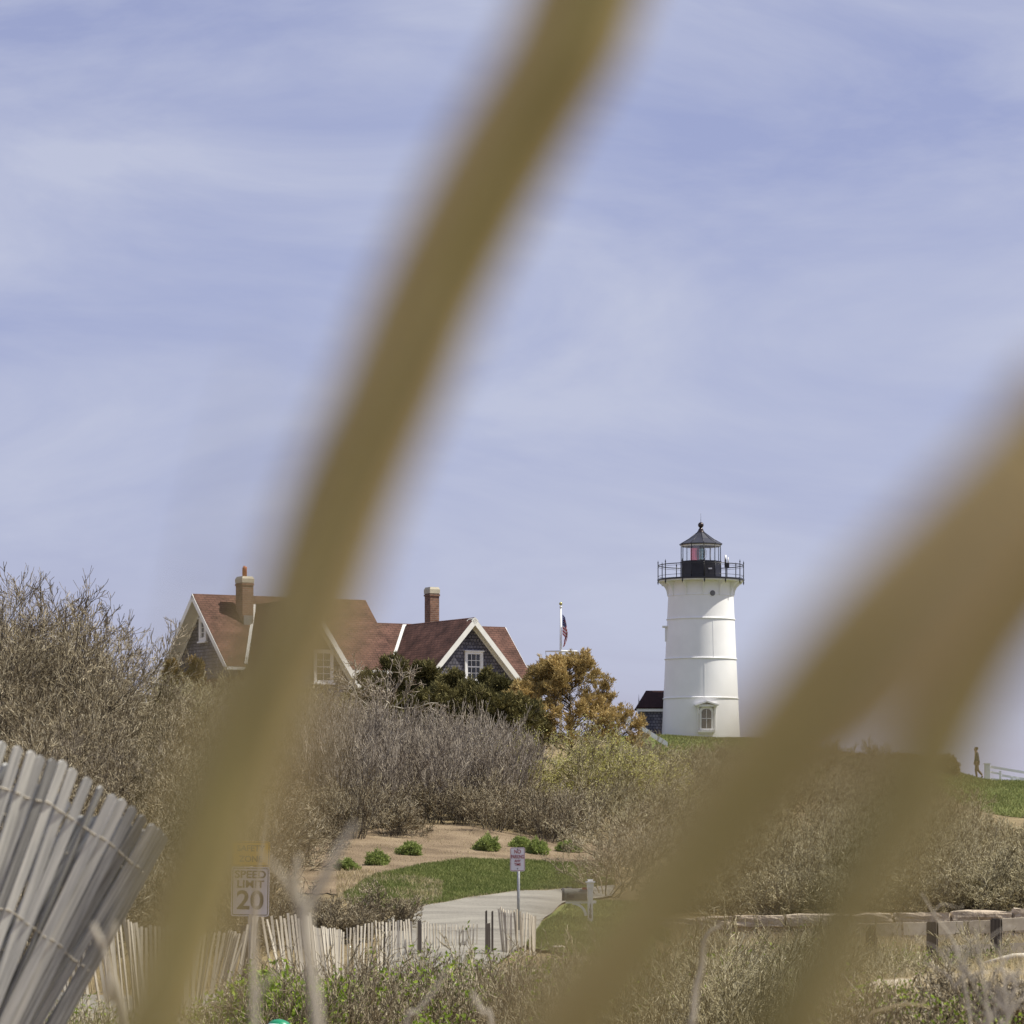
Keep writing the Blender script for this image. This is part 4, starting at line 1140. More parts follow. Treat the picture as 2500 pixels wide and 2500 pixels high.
M['skin'] = mat_plain('skin', (0.45, 0.27, 0.19), 0.6, var=0.05); M['coat'] = mat_plain('dark_coat', (0.04, 0.045, 0.06), 0.85, var=0.2, scale=10)
M['trousers'] = mat_plain('dark_trousers', (0.13, 0.09, 0.065), 0.85, var=0.2, scale=10); M['hair'] = mat_plain('brown_hair', (0.05, 0.03, 0.02), 0.7)
def skin_obj(name, verts, edges, rad, mat, parent, root=0, sub=2):
    me = bpy.data.meshes.new(name); me.from_pydata(verts, edges, [])
    o = bpy.data.objects.new(name, me); COL.objects.link(o)
    o.modifiers.new('skin', 'SKIN'); 
    sv = me.skin_vertices[0].data if me.skin_vertices else None
    if sv is None:
        bm = bmesh.new(); bm.from_mesh(me); bm.verts.layers.skin.verify(); bm.to_mesh(me); bm.free(); sv = me.skin_vertices[0].data
    for i, r in enumerate(rad):
        sv[i].radius = (r, r) if not isinstance(r, tuple) else r
        sv[i].use_root = (i == root)
    ss = o.modifiers.new('sub', 'SUBSURF'); ss.levels = ss.render_levels = sub
    dg = bpy.context.evaluated_depsgraph_get()
    m2 = bpy.data.meshes.new_from_object(o.evaluated_get(dg)); m2.name = name
    bpy.data.objects.remove(o)
    m2.materials.clear(); m2.materials.append(mat)
    for p in m2.polygons: p.use_smooth = True
    o = bpy.data.objects.new(name, m2); COL.objects.link(o)
    if parent: o.parent = parent
    return o
# walking towards the left (-x): local axes x = back(+)/front(-)
pl_ = Vector((XD(2385, 195.5), 195.5, 0)); pl_.z = h1(pl_.x, pl_.y) + 0.06
per = empty('person', pl_, 0, 'person in dark coat and trousers walking left on the hilltop by the white fence', 'person')
S = {}
names = ['pelvis', 'waist', 'chest', 'neck', 'head', 'crown', 'hipL', 'kneeL', 'ankL', 'toeL', 'hipR', 'kneeR', 'ankR', 'toeR', 'shL', 'elL', 'wrL', 'shR', 'elR', 'wrR', 'nose']
co = [(0, 0, .90), (-.01, 0, 1.05), (-.03, 0, 1.30), (-.05, 0, 1.46), (-.075, 0, 1.56), (-.07, 0, 1.66), (0, -.09, .86), (-.07, -.10, .48), (-.02, -.10, .09), (-.17, -.10, .04),
      (0, .09, .86), (.06, .10, .47), (.30, .10, .20), (.27, .10, .07), (-.03, -.18, 1.38), (.03, -.22, 1.12), (-.04, -.22, .89), (-.03, .18, 1.38), (.02, .22, 1.12), (-.10, .22, .93), (-.165, 0, 1.555)]
ed = [(0, 1), (1, 2), (2, 3), (3, 4), (4, 5), (0, 6), (6, 7), (7, 8), (8, 9), (0, 10), (10, 11), (11, 12), (12, 13), (2, 14), (14, 15), (15, 16), (2, 17), (17, 18), (18, 19), (4, 20)]
rad = [.12, .11, .13, .055, .085, .07, .085, .055, .038, .035, .085, .055, .038, .035, .055, .042, .028, .055, .042, .028, .018]
# hands: palm plus five fingers
for wi, sgn in ((16, -1), (19, 1)):
    w = Vector(co[wi]); pi = len(co); co.append(tuple(w + Vector((-.015, 0, -.06)))); rad.append(.026); ed.append((wi, pi))
    for f, (dx, ln) in enumerate(((-.030, .055), (-.015, .075), (0.0, .08), (.014, .072), (.027, .058))):
        a = len(co); c0 = w + Vector((-.015 + dx * 0.8, 0, -.09)); c1 = c0 + Vector((-.012 if f else -.02, -0.01 * sgn, -ln))
        co.append(tuple(c0)); rad.append(.010); co.append(tuple(c1)); rad.append(.008); ed += [(pi, a), (a, a + 1)]
bod = skin_obj('body', co, ed, rad, M['skin'], per)
c_ids = [0, 1, 2, 14, 15, 16, 17, 18, 19]
mp_ = {j: i for i, j in enumerate(c_ids)}
cco = [co[j] for j in c_ids]; cco[0] = (0.01, 0, .80); cco[mp_[16]] = tuple(Vector(co[16]) + Vector((0, 0, .03))); cco[mp_[19]] = tuple(Vector(co[19]) + Vector((0, 0, .03)))
skin_obj('coat', cco, [(0, 1), (1, 2), (2, 3), (3, 4), (4, 5), (2, 6), (6, 7), (7, 8)], [.165, .155, .165, .075, .062, .048, .075, .062, .048], M['coat'], per)
skin_obj('trousers', [co[0], co[6], co[7], co[8], co[10], co[11], co[12]], [(0, 1), (1, 2), (2, 3), (0, 4), (4, 5), (5, 6)], [.13, .105, .075, .055, .105, .075, .055], M['trousers'], per)
skin_obj('hair', [(-.05, 0, 1.60), (-.04, 0, 1.68), (0.0, 0, 1.56)], [(0, 1), (0, 2)], [.09, .085, .075], M['hair'], per)
skin_obj('shoe', [(-.0, -.10, .06), (-.17, -.10, .045)], [(0, 1)], [.045, .042], M['black'], per)
skin_obj('shoe', [(.31, .10, .17), (.26, .10, .05)], [(0, 1)], [.045, .042], M['black'], per)
# ------------------------------------------------------------------ dune fences
def picket_mesh(w, t, L, name='picket', round_top=False):
    b = MB()
    if not round_top:
        b.box((0, 0, L / 2), (w, t, L))
    else:
        pr = [(-w / 2, 0), (w / 2, 0), (w / 2, L - w * 0.32), (w * 0.32, L - 0.004), (w * 0.1, L), (-w * 0.1, L), (-w * 0.32, L - 0.004), (-w / 2, L - w * 0.32)]
        n = len(pr); segs_ = [0]
        b.add([(x, -t / 2, z) for x, z in pr] + [(x, t / 2, z) for x, z in pr], [tuple(range(n)), tuple(range(2 * n - 1, n - 1, -1))] + [(i, i + n, (i + 1) % n + n, (i + 1) % n) for i in range(n)])
    return b
def dune_fence(pts, n, label, seed, L=1.2, w=0.038, t=0.015, mat=None, lean=None, leanj=0.04, wires=(0.12, 0.45, 0.78, 1.08), rot=None, wmat=None, wr=0.0022, group='dune fence sections', missing=0.0, yaw=0.35, yawm=0.75, round_top=False, hj=0.03, woff=None):
    """pts = [(px, ytop, D, lean)] top line of the fence, pickets hang down from it"""
    rg = random.Random(seed)
    pts = np.array(pts, float)
    s = np.linspace(0, 1, len(pts))
    b0 = P(pts[0, 0], pts[0, 1], pts[0, 2])
    root = empty('dune_fence', (b0.x, b0.y, h1(b0.x, b0.y)), 0, label, 'fence', group)
    base = Vector(root.location)
    src = picket_mesh(w, t, L, round_top=round_top).build('picket', mat, root, fix=round_top)
    tops = []; first = True
    for i in range(n):
        q = i / (n - 1)
        px, py, D, ln = [np.interp(q, s, pts[:, k]) for k in range(4)]
        top = P(px, py, D) - base; top.z += rg.uniform(-hj, hj)
        ln += rg.gauss(0, leanj); ly = rg.gauss(0, leanj * 0.7)
        d = Vector((math.sin(ln), math.sin(ly), math.cos(ln))).normalized()
        org = top - d * L
        tops.append((top, d))
        if rg.random() < missing: continue
        o = src if first else src.copy()
        if not first: COL.objects.link(o); o.parent = root
        first = False
        rm = Matrix.Rotation(ln, 3, 'Y') @ Matrix.Rotation(-ly, 3, 'X') @ Matrix.Rotation(rg.gauss(yawm, yaw), 3, 'Z')
        o.location = org; o.rotation_euler = rm.to_euler()
    for wd in wires:
        b = MB()
        for ph in (0, math.pi):
            pp = []
            for i, (tp, d) in enumerate(tops):
                c = tp - d * wd
                pp.append(c + Vector((0, (woff or t * 0.8) * (1 if (i % 2 == 0) == (ph == 0) else -1), 0.004)))
            b.tube(pp, wr, 4, cap=False)
        b.build('wire', wmat or M['wire'], root)
    return root

# middle-distance fences
dune_fence([(92, 2400, 40, -0.02), (150, 2345, 42, -0.05), (200, 2290, 44, -0.10), (262, 2238, 46, -0.10), (300, 2232, 47, -0.10)], 17, 'pale picket fence leaning behind the large grey fence', 1, mat=M['picket'], leanj=0.03)
dune_fence([(312, 2250, 47, -0.08), (345, 2262, 48, -0.03), (400, 2265, 49, 0.0), (450, 2262, 49, 0.02)], 16, 'upright pale picket fence in the hollow left of the thick stalk', 2, mat=M['picket'], leanj=0.02)
dune_fence([(455, 2290, 50, 0.04), (500, 2285, 50.5, 0.12), (560, 2274, 51, 0.22), (585, 2280, 51, 0.25)], 16, 'picket fence leaning right beneath the speed limit sign', 3, mat=M['picket'], leanj=0.03)
dune_fence([(590, 2300, 52, 0.35), (612, 2236, 52.5, 0.10), (628, 2236, 53, 0.05)], 7, 'three steep pale pickets just right of the dark wooden post', 4, mat=M['picket'], leanj=0.03)
dune_fence([(640, 2240, 53, -0.16), (680, 2240, 54, -0.13), (712, 2232, 55, -0.10), (740, 2246, 55.5, -0.10), (756, 2225, 56, -0.10)], 15, 'bright picket fence leaning left behind the green vine bush', 5, mat=M['picket'], leanj=0.035)
dune_fence([(764, 2262, 57, -0.12), (800, 2266, 60, -0.08), (838, 2272, 63, 0.0), (900, 2252, 66, 0.03), (960, 2248, 69, 0.0), (1004, 2246, 70, -0.03)], 36, 'row of short picket tops along the roadside below the bare bank', 6, mat=M['picket'], leanj=0.03)
dune_fence([(1018, 2250, 70, -0.03), (1060, 2256, 70.5, -0.02), (1110, 2260, 71, 0.02), (1165, 2255, 71, 0.0)], 20, 'thin sparse picket fence in front of the driveway', 7, mat=M['picket'], leanj=0.02, w=0.026)
dune_fence([(1217, 2216, 70, -0.12), (1236, 2220, 70, -0.03), (1262, 2223, 70, -0.02), (1290, 2230, 70.3, -0.05), (1307, 2238, 70.5, 0.0)], 15, 'tall white picket fence around the no parking sign post', 8, mat=M['picket'], leanj=0.05)
for px, y, D, wd, ht, lab in ((1024, 2246, 69.6, 0.085, 1.0, 'short grey fence post at the end of the roadside pickets'), (1191, 2253, 69.4, 0.11, 1.1, 'thick dark split fence post before the driveway'),
                         (1187, 2222, 69.9, 0.045, 1.3, 'thin dark stake behind the thick split post'), (1202, 2223, 69.9, 0.045, 1.3, 'thin dark stake left of the tall white pickets'), (597, 2258, 54.5, 0.13, 1.4, 'square dark wooden post below the speed limit sign')):
    p = P(px, y, D)
    b = MB(); g = min(h1(p.x, D) - 0.2, p.z - 0.4)
    b.add([(p.x - wd / 2, D - wd / 2, g), (p.x + wd / 2, D - wd / 2, g), (p.x + wd / 2, D + wd / 2, g), (p.x - wd / 2, D + wd / 2, g),
           (p.x - wd * .42, D - wd / 2, p.z - .02), (p.x + wd * .42, D - wd / 2, p.z), (p.x + wd * .42, D + wd / 2, p.z), (p.x - wd * .42, D + wd / 2, p.z - .02)],
          [(3, 2, 1, 0), (4, 5, 6, 7), (0, 1, 5, 4), (1, 2, 6, 5), (2, 3, 7, 6), (3, 0, 4, 7)])
    tag(b.build('fence_post', M['oldwood']), lab, 'post', 'posts along the dune fences')

# the big weathered fence at the left, close to the camera: a front run of slats and a rear run folded back
z6 = lambda x, y: (x / 2.722, 1790 + y / 2.722)
front = [(-330, -60, .30), (-200, -20, .30), (-80, 20, .30), (20, 50, .30), (125, 92, .30), (215, 125, .31), (275, 142, .32), (355, 165, .33), (425, 186, .34), (490, 235, .36), (590, 300, .38), (672, 350, .40), (757, 400, .43), (822, 440, .46), (890, 490, .48), (955, 545, .50), (1020, 600, .52), (1060, 640, .52), (1092, 680, .525)]
rows = []
for i, (x, y, ln) in enumerate(front):
    px, py = z6(x, y); rows.append((px, py, 11.1 + 0.02 * i, ln))
big = dune_fence(rows, 19, 'large weathered grey slat fence leaning right close by at left', 21, L=1.22, w=0.031, t=0.009, woff=0.012, yawm=0.62, mat=M['slat'], leanj=0.014, wires=(0.14, 0.49, 0.84), wmat=M['wire_pale'], wr=0.0030, group=None, yaw=0.28, round_top=True, hj=0.004)
del big['label']; tag(big, 'large weathered grey slat fence leaning right, close by at the lower left', 'fence')
rear = [(-300, 40, .42), (-100, 120, .44), (60, 200, .46), (180, 280, .48), (300, 330, .50), (420, 420, .52), (530, 540, .54), (630, 560, .55), (740, 545, .56), (850, 600, .56), (960, 640, .56), (1060, 700, .55)]
rows = []
for i, (x, y, ln) in enumerate(rear):
    px, py = z6(x, y); rows.append((px, py, 11.45 + 0.01 * i, ln))
rb = dune_fence(rows, 24, 'x', 22, L=1.22, w=0.033, t=0.009, woff=0.012, yawm=0.5, mat=M['slat'], leanj=0.035, wires=(0.14, 0.49, 0.84), wmat=M['wire_pale'], wr=0.0022, group=None, yaw=0.45, round_top=True, hj=0.01)
tag(rb, 'folded-back run of grey slats showing through the gaps of the large leaning fence', 'fence')
# ------------------------------------------------------------------ individual plants
def proto_plant(name, A, rmin, split, mats, leaves=None, stem_name='stems', twig_name='twigs'):
    """empty > stems, twigs (and leaves)"""
    r = empty(name)
    a = A[A[:, 8] < split]; c = A[A[:, 8] >= split]
    if len(a):
        Vv, fs = seg_mesh(a, 0.026 if stem_name == 'trunk' else rmin * 1.3); np_mesh(stem_name, Vv, fs, mats[0], r)
    if len(c):
        Vv, fs = seg_mesh(c, rmin); np_mesh(twig_name, Vv, fs, mats[1], r)
    if leaves: np_mesh(leaves[0], leaves[1], leaves[2], leaves[3], r)
    return r
rgn = np.random.default_rng(77)
# bare trees against the sky on the left hill
TP = [proto_plant('bare_tree', TREE[i][0], 0.0065, 1, (M['bark'], M['twig_dark']), stem_name='trunk', twig_name='crown') for i in range(4)]
LT = [  # px, D, scale, which, label
    (-30, 106, 1.62, 0, 'tall bare tree cut by the left frame edge behind the brush'),
    (45, 108, 1.5, 1, 'bushy bare tree beside the one cut by the left frame edge'),
    (110, 116, 1.38, 2, 'bare tree on the skyline, second in from the left edge'),
    (172, 122, 1.42, 3, 'fine-twigged bare tree standing up highest above the left brush'),
    (232, 120, 1.36, 0, 'forked bare tree with dark limbs against the sky left of the house'),
    (282, 118, 1.2, 1, 'slim bare tree on the skyline midway between left edge and house'),
    (330, 117, 1.1, 2, 'thin leafless tree second from the house gable on the skyline'),
    (384, 116, 0.78, 3, 'small bare tree nearest to the left gable of the house'),
    (112, 88, 0.80, 2, 'dark-trunked bare tree with open ground behind it above the grey fence'),
    (215, 90, 0.74, 3, 'pale twisted bare tree in the middle of the left brush'),
    (330, 92, 0.70, 0, 'sprawling bare tree low on the left slope beside the thick stalk')]
for i, (px, D, s, k, lab) in enumerate(LT):
    plant_thing('bare_tree', TP[k], G(px, D, -0.05), i * 1.37, s, lab, 'tree', 'bare trees on the left hill')
# silver twisted tree in front of the cedars
A, tp = TW(401, 5, 3.0, 0.085, (8, 7, 5, 3), (0.18, 0.24, 0.26, 0.25), (0.05, 0.03, 0.08, 0.05), (6, 7, 5), (0.8, 0.7, 0.6), (0.65, 0.52, 0.5), spread=1.15, base_r=0.12, cstart=0.25)
gt = proto_plant('bare_tree', A, 0.010, 2, (M['bark_pale'], M['twig_grey']), stem_name='trunk', twig_name='crown')
gt.location = G(965, 155, -0.1); gt.scale = (1.3, 1.3, 1.25)
tag(gt, 'silver-barked bare tree with twisted spreading limbs in front of the dark cedars', 'tree')

# cedars and pines: trunk + foliage tufts
def conifer(name, seed, hgt, rad, mats, ntuft, tuft, label, loc, group=None, shape='cone', gap=0.0, limb=True, spiky=0.5):
    rg = np.random.default_rng(seed); rr = random.Random(seed)
    root = empty(name, loc, 0, label, 'tree', group)
    # limbs
    segs = []; cents = []
    for k in range(10): segs.append((Vector((rr.gauss(0, .02), rr.gauss(0, .02), hgt * k / 10)), Vector((0, 0, hgt * (k + 1) / 10)), 0.11 * (1 - k / 11), 0.11 * (1 - (k + 1) / 11), 0))
    nb = int((70 if shape == 'dome' else 40) * hgt / 4)
    for k in range(nb):
        t = 0.08 + 0.9 * (k + rr.random()) / nb
        z = hgt * t
        if shape == 'cone': rl = rad * (1.0 - 0.8 * t) * rr.uniform(0.6, 1.15)
        else: rl = rad * math.sqrt(max(0.03, 1 - (2 * t - 0.72) ** 2 / 1.65)) * rr.uniform(0.7, 1.12)
        a = rr.uniform(0, 6.283); d = Vector((math.cos(a), math.sin(a), 0.25 + 0.5 * t)); d.normalize()
        p = Vector((0, 0, z)); n = 5
        for j in range(n):
            d = (d + Vector((rr.gauss(0, .14), rr.gauss(0, .14), rr.gauss(0.05, .1)))).normalized(); q = p + d * rl / n
            segs.append((p, q, 0.03 * (1 - j / 6), 0.03 * (1 - (j + 1) / 6), 1))
            if j >= 1:
                for _ in range(3):
                    dd = (d + Vector((rr.gauss(0, .7), rr.gauss(0, .7), rr.gauss(.15, .5)))).normalized(); e = q + dd * rl * 0.22 * rr.uniform(.5, 1.3)
                    segs.append((q, e, 0.010, 0.005, 2)); cents.append((e, dd, (j + 1) / n))
            p = q
        cents.append((p, d, 1.0))
    A = segs_arr(segs)
    Vv, fs = seg_mesh(A, 0.007); np_mesh('trunk', Vv, fs, M['bark'], root)
    w = np.array([c[2] ** (2.0 if gap > 0 else 0.8) for c in cents]); 
    idx = rg.choice(len(cents), size=min(ntuft, len(cents) * 3), p=w / w.sum())
    C = np.array([cents[i][0] for i in idx]) + rg.normal(0, tuft * 0.5, (len(idx), 3))
    Dn = np.array([cents[i][1] for i in idx]); Dn[:, 2] += 0.5; 
    v, f = leaf_arr(rg, C, tuft, 16, tuft * 0.22, upbias=0.3, aspect=0.22, dirs=Dn, dirw=1.1)
    np_mesh('crown', v, f, mats, root)
    return root
CD = [(905, 166, 2.8, 1.9, 'dark low cedar behind the silver bare tree'), (960, 170, 3.5, 2.0, 'dark cedar rising against the lower red roof'),
      (1030, 171, 3.3, 2.0, 'dark cedar in front of the brick red right-hand roof'), (1100, 168, 2.9, 2.1, 'dark cedar left of the right gable window'),
      (1170, 166, 2.9, 2.1, 'green cedar directly under the right gable window'), (1225, 165, 2.7, 2.0, 'green cedar between the right gable and the orange pine')]
for i, (px, D, hh, rd, lab) in enumerate(CD):
    conifer('cedar_tree', 500 + i, hh, rd, M['cedar'], 1300, 0.20, lab, G(px, D, -0.1), 'cedars before the house')
conifer('cedar_tree', 507, 2.6, 1.8, M['cedar'], 900, 0.20, 'low wide cedar filling the dark base below the green cedars', G(1130, 158, -0.6), 'cedars before the house', shape='dome')
conifer('cedar_tree', 508, 2.4, 1.7, M['cedar'], 900, 0.20, 'low dark cedar below the orange pines', G(1245, 158, -0.5), 'cedars before the house', shape='dome')
conifer('pine_tree', 510, 2.9, 1.2, M['pine'], 1100, 0.17, 'small rusty pine at the right corner of the house', G(1288, 163, 0.0), 'browned pines', shape='dome')
conifer('pine_tree', 511, 4.1, 2.0, M['pine'], 2600, 0.17, 'large rusty brown pine in front of the flagpole', G(1392, 160, 0.1), 'browned pines', shape='dome', gap=1.0)
conifer('pine_tree', 512, 1.9, 1.3, M['pine'], 520, 0.16, 'low rusty pine reaching right towards the outbuilding', G(1500, 159, 0.15), 'browned pines', shape='dome', gap=1.0)
conifer('cedar_tree', 514, 3.3, 1.0, M['cedar_brown'], 480, 0.18, 'brownish cedar hiding the left foot of the left house gable', G(418, 160, -0.2), 'cedars before the house')
conifer('cedar_tree', 513, 3.5, 1.0, M['cedar_brown'], 480, 0.18, 'brownish cedar right under the left gable window', G(478, 156, -0.2), 'cedars before the house')
# brush in front of the left part of the house
stuff_brush('house_brush', SHRUB, scatter([(395, 130, 160), (640, 132, 165), (880, 146, 165)], 44, 0.95, 1.25, 31) + scatter([(395, 140, 158), (700, 140, 160)], 14, 1.35, 1.65, 33), M['twig_olive'], 'brown brush in front of the left half of the house', 0.008, 5)

# yellow-budding shrubs
def budded(seed, proto, npts, size, mat, nper=2):
    A, tips = proto
    rg = np.random.default_rng(seed)
    pts = np.array([t[0] for t in tips])
    k = rg.choice(len(pts), size=min(npts, len(pts)), replace=False)
    return leaf_arr(rg, pts[k], size, nper, 0.05, upbias=0.6, aspect=0.6)
YB = []
for i in range(2):
    A = SHRUB[i]
    v, f = budded(60 + i, A, 2600, 0.05, M['bud'])
    YB.append(proto_plant('budding_shrub', A[0], 0.006, 2, (M['twig_olive'], M['twig_olive']), ('buds', v, f, M['bud'])))
YS = [(1290, 116, 1.35, 0, 'tall budding shrub with yellow leaves above the mulch bank'), (1375, 114, 1.45, 1, 'biggest yellow budding shrub under the rusty pine'),
      (1465, 116, 1.38, 0, 'yellow-tinged shrub right of the biggest budding shrub'), (1240, 112, 1.1, 1, 'short yellow budding shrub at the edge of the grey brush'),
      (1545, 118, 1.3, 0, 'sparse budding shrub below the white handrail'), (1610, 122, 1.15, 1, 'dull budding shrub under the lighthouse lawn')]
for i, (px, D, s, k, lab) in enumerate(YS):
    plant_thing('budding_shrub', YB[k], G(px, D, -0.05), i * 1.9, s, lab, 'shrub', 'yellow budding shrubs')
# pale bushy shrubs right of the lawn, close behind the mailbox
MP = proto_plant('bare_shrub', SHRUB[3][0], 0.005, 2, (M['twig'], M['twig']))
for i, (px, D, s, lab) in enumerate([(1478, 86, 0.95, 'tangled pale shrub overhanging the right end of the lawn'), (1535, 88, 1.0, 'tangled shrub behind the mailbox post'), (1600, 90, 1.05, 'shrub mostly veiled by the slanting blade right of the mailbox'),
                                     (1500, 95, 1.1, 'tall pale shrub behind the shrub that overhangs the lawn')]):
    plant_thing('bare_shrub', MP, G(px, D, -0.05), i * 2.3, s, lab, 'shrub', 'bare shrubs behind the mailbox')

# round green shrubs on the mulch bank
def round_shrub(seed):
    rg = np.random.default_rng(seed)
    n = 1500
    d = rg.normal(0, 1, (n, 3)); d[:, 2] = np.abs(d[:, 2]); d /= np.linalg.norm(d, axis=1)[:, None]
    r = rg.uniform(0.45, 1.0, (n, 1)) ** 0.5 * (1 + 0.22 * np.sin(d[:, :1] * 6 + seed * 2) * np.cos(d[:, 1:2] * 5 + seed) + 0.14 * np.sin(d[:, 2:3] * 9 + d[:, :1] * 8))
    c = d * r * np.array([[0.27, 0.27, 0.30]]) + np.array([[0, 0, 0.02]])
    v, f = leaf_arr(rg, c, 0.055, 4, 0.014, upbias=0.4, aspect=0.35, dirs=d, dirw=1.0)
    return v, f
for i in range(2):
    v, f = round_shrub(i)
    A, _t = TW(600 + i, 16, 0.26, 0.006, (3, 3), (0.1, 0.15), (0, 0.05), (5,), (0.5,), (0.6,), spread=0.95, base_r=0.03)
    r = proto_plant('round_shrub', A, 0.003, 1, (M['bark'], M['bark']), ('foliage', v, f, M['shrubleaf']))
    if i == 0: RS = [r]
    else: RS.append(r)
for i, (px, py, D, s, lab) in enumerate([(848, 2117, 89.5, 1.0, 'round green shrub, lowest on the mulch bank at its left end'), (920, 2106, 91, 0.95, 'round green shrub second from the left on the mulch bank'),
        (1000, 2088, 94.2, 1.08, 'round green shrub in the middle of the mulch bank'), (1189, 2072, 96.4, 1.12, 'largest round green shrub, left of the no parking sign'),
        (1270, 2062, 98.2, 0.98, 'left one of the two touching round shrubs above the no parking sign'), (1312, 2068, 97.2, 1.05, 'right one of the two touching round shrubs above the no parking sign'),
        (1386, 2060, 98.4, 1.05, 'round green shrub at the right end of the mulch bank')]):
    x = XD(px, D)
    plant_thing('round_shrub', RS[i % 2], (x, D, h1(x, D)), i * 1.1, s, lab, 'shrub', 'round green shrubs on the mulch bank', sz=s * (0.85, 1.1, 0.95, 1.05, 0.9, 1.12, 0.88)[i])

# grass on the lawns
def grass_field(name, rows, n, hgt, wid, mat, label, seed, lean=0.35, clump=0.0):
    rg = np.random.default_rng(seed); rr = np.array(rows, float)
    u = rg.uniform(rr[0, 0], rr[-1, 0], n); dn = np.interp(u, rr[:, 0], rr[:, 1]); df = np.interp(u, rr[:, 0], rr[:, 2])
    D = dn + (df - dn) * rg.random(n); x = (u - 1250) / F * D
    if clump > 0:
        keep = (np.sin(x * 2.1 + D) * np.sin(D * 1.3 - x) + rg.normal(0, 0.5, n)) > -clump
        x = x[keep]; D = D[keep]; n = len(x)
    z = H(x, D) + 0.02
    p = np.stack([x, D, z], 1)
    a = rg.uniform(0, 6.283, n); h = hgt * rg.uniform(0.5, 1.2, n)
    side = np.stack([np.cos(a), np.sin(a), np.zeros(n)], 1) * (wid / 2)
    ln = rg.normal(0, lean, (n, 2)) * h[:, None]
    mid = p + np.stack([ln[:, 0] * 0.35, ln[:, 1] * 0.35, h * 0.6], 1); tip = p + np.stack([ln[:, 0], ln[:, 1], h], 1)
    v = np.stack([p - side, p + side, mid + side * 0.7, tip, mid - side * 0.7], 1).reshape(-1, 3)
    b_ = np.arange(n)[:, None] * 5
    f = np.concatenate([b_ + np.array([[0, 1, 2, 4]]), b_ + np.array([[4, 2, 3, 3]])], 0)
    # triangles as own faces
    me_f4 = b_ + np.array([[0, 1, 2, 4]])
    me = bpy.data.meshes.new(name)
    tri = b_ + np.array([[4, 2, 3]])
    loops = np.concatenate([me_f4.ravel(), tri.ravel()])
    me.vertices.add(len(v)); me.vertices.foreach_set('co', v.astype(np.float32).ravel())
    me.loops.add(len(loops)); me.loops.foreach_set('vertex_index', loops.astype(np.int32))
    me.polygons.add(2 * n)
    me.polygons.foreach_set('loop_start', np.concatenate([np.arange(n) * 4, 4 * n + np.arange(n) * 3]).astype(np.int32))
    me.polygons.foreach_set('loop_total', np.concatenate([np.full(n, 4), np.full(n, 3)]).astype(np.int32))
    me.materials.append(mat); me.update(calc_edges=True)
    o = bpy.data.objects.new(name, me); COL.objects.link(o)
    tag(o, label, None, kind='stuff')
    return o
grass_field('lawn_grass', LAWN, 60000, 0.085, 0.016, M['grassblade'], 'short green grass of the lawn above the driveway', 1)
grass_field('mound_grass', [(1290, 71.5, 72.0), (1330, 71, 78), (1400, 70.6, 84), (1560, 70.5, 84)], 30000, 0.10, 0.014, M['grassblade'], 'green grass around the mailbox post', 2)
grass_field('hilltop_grass', [(1600, 172, 206), (2150, 168, 204), (2560, 158, 200)], 60000, 0.13, 0.03, M['grassblade'], 'green grass on the hilltop below the lighthouse', 3)
grass_field('dead_grass', [(-60, 66, 120), (640, 67, 110)], 30000, 0.35, 0.014, M['straw'], 'straw-coloured dead grass under the left brush', 4, clump=0.2)
grass_field('litter_grass', [(900, 79.6, 80.6), (1010, 80.0, 81.2), (1100, 82.0, 83.0), (1200, 83.6, 84.4), (1375, 86.3, 86.9)], 2600, 0.05, 0.02, M['straw'], 'yellow dead leaves along the edge of the driveway', 5)
grass_field('dune_grass', [(-80, 30, 62), (700, 30, 60), (1400, 30, 58), (1700, 30, 64), (2060, 37, 72), (2560, 39, 72)], 34000, 0.34, 0.009, M['straw'], 'dry straw grass on the dune', 6, lean=0.5)
grass_field('sand_grass', [(1650, 23, 30), (2100, 24, 31), (2560, 24.5, 33)], 5200, 0.26, 0.006, M['straw'], 'dry beach grass around the sand', 7, lean=0.6)
grass_field('wall_foot_grass', [(1640, 74, 80.4), (2600, 73, 80.4)], 16000, 0.42, 0.012, M['straw'], 'tall dry grass hiding the foot of the stone wall', 9, clump=0.5)
grass_field('bank_grass', [(760, 84.5, 101), (1000, 91, 103), (1480, 96, 103.5)], 3500, 0.06, 0.016, M['straw'], 'sparse dry grass litter on the mulch bank', 10, clump=0.1)
grass_field('lawn_straw', [(820, 82, 90), (900, 80.6, 89), (1080, 82.2, 87)], 7000, 0.12, 0.014, M['straw'], 'dry grass creeping into the left end of the lawn', 11, clump=0.1)
grass_field('verge_grass', [(1560, 76, 80), (2600, 72, 80)], 16000, 0.16, 0.012, M['grassblade'], 'green verge between guard rail and stone wall', 8)

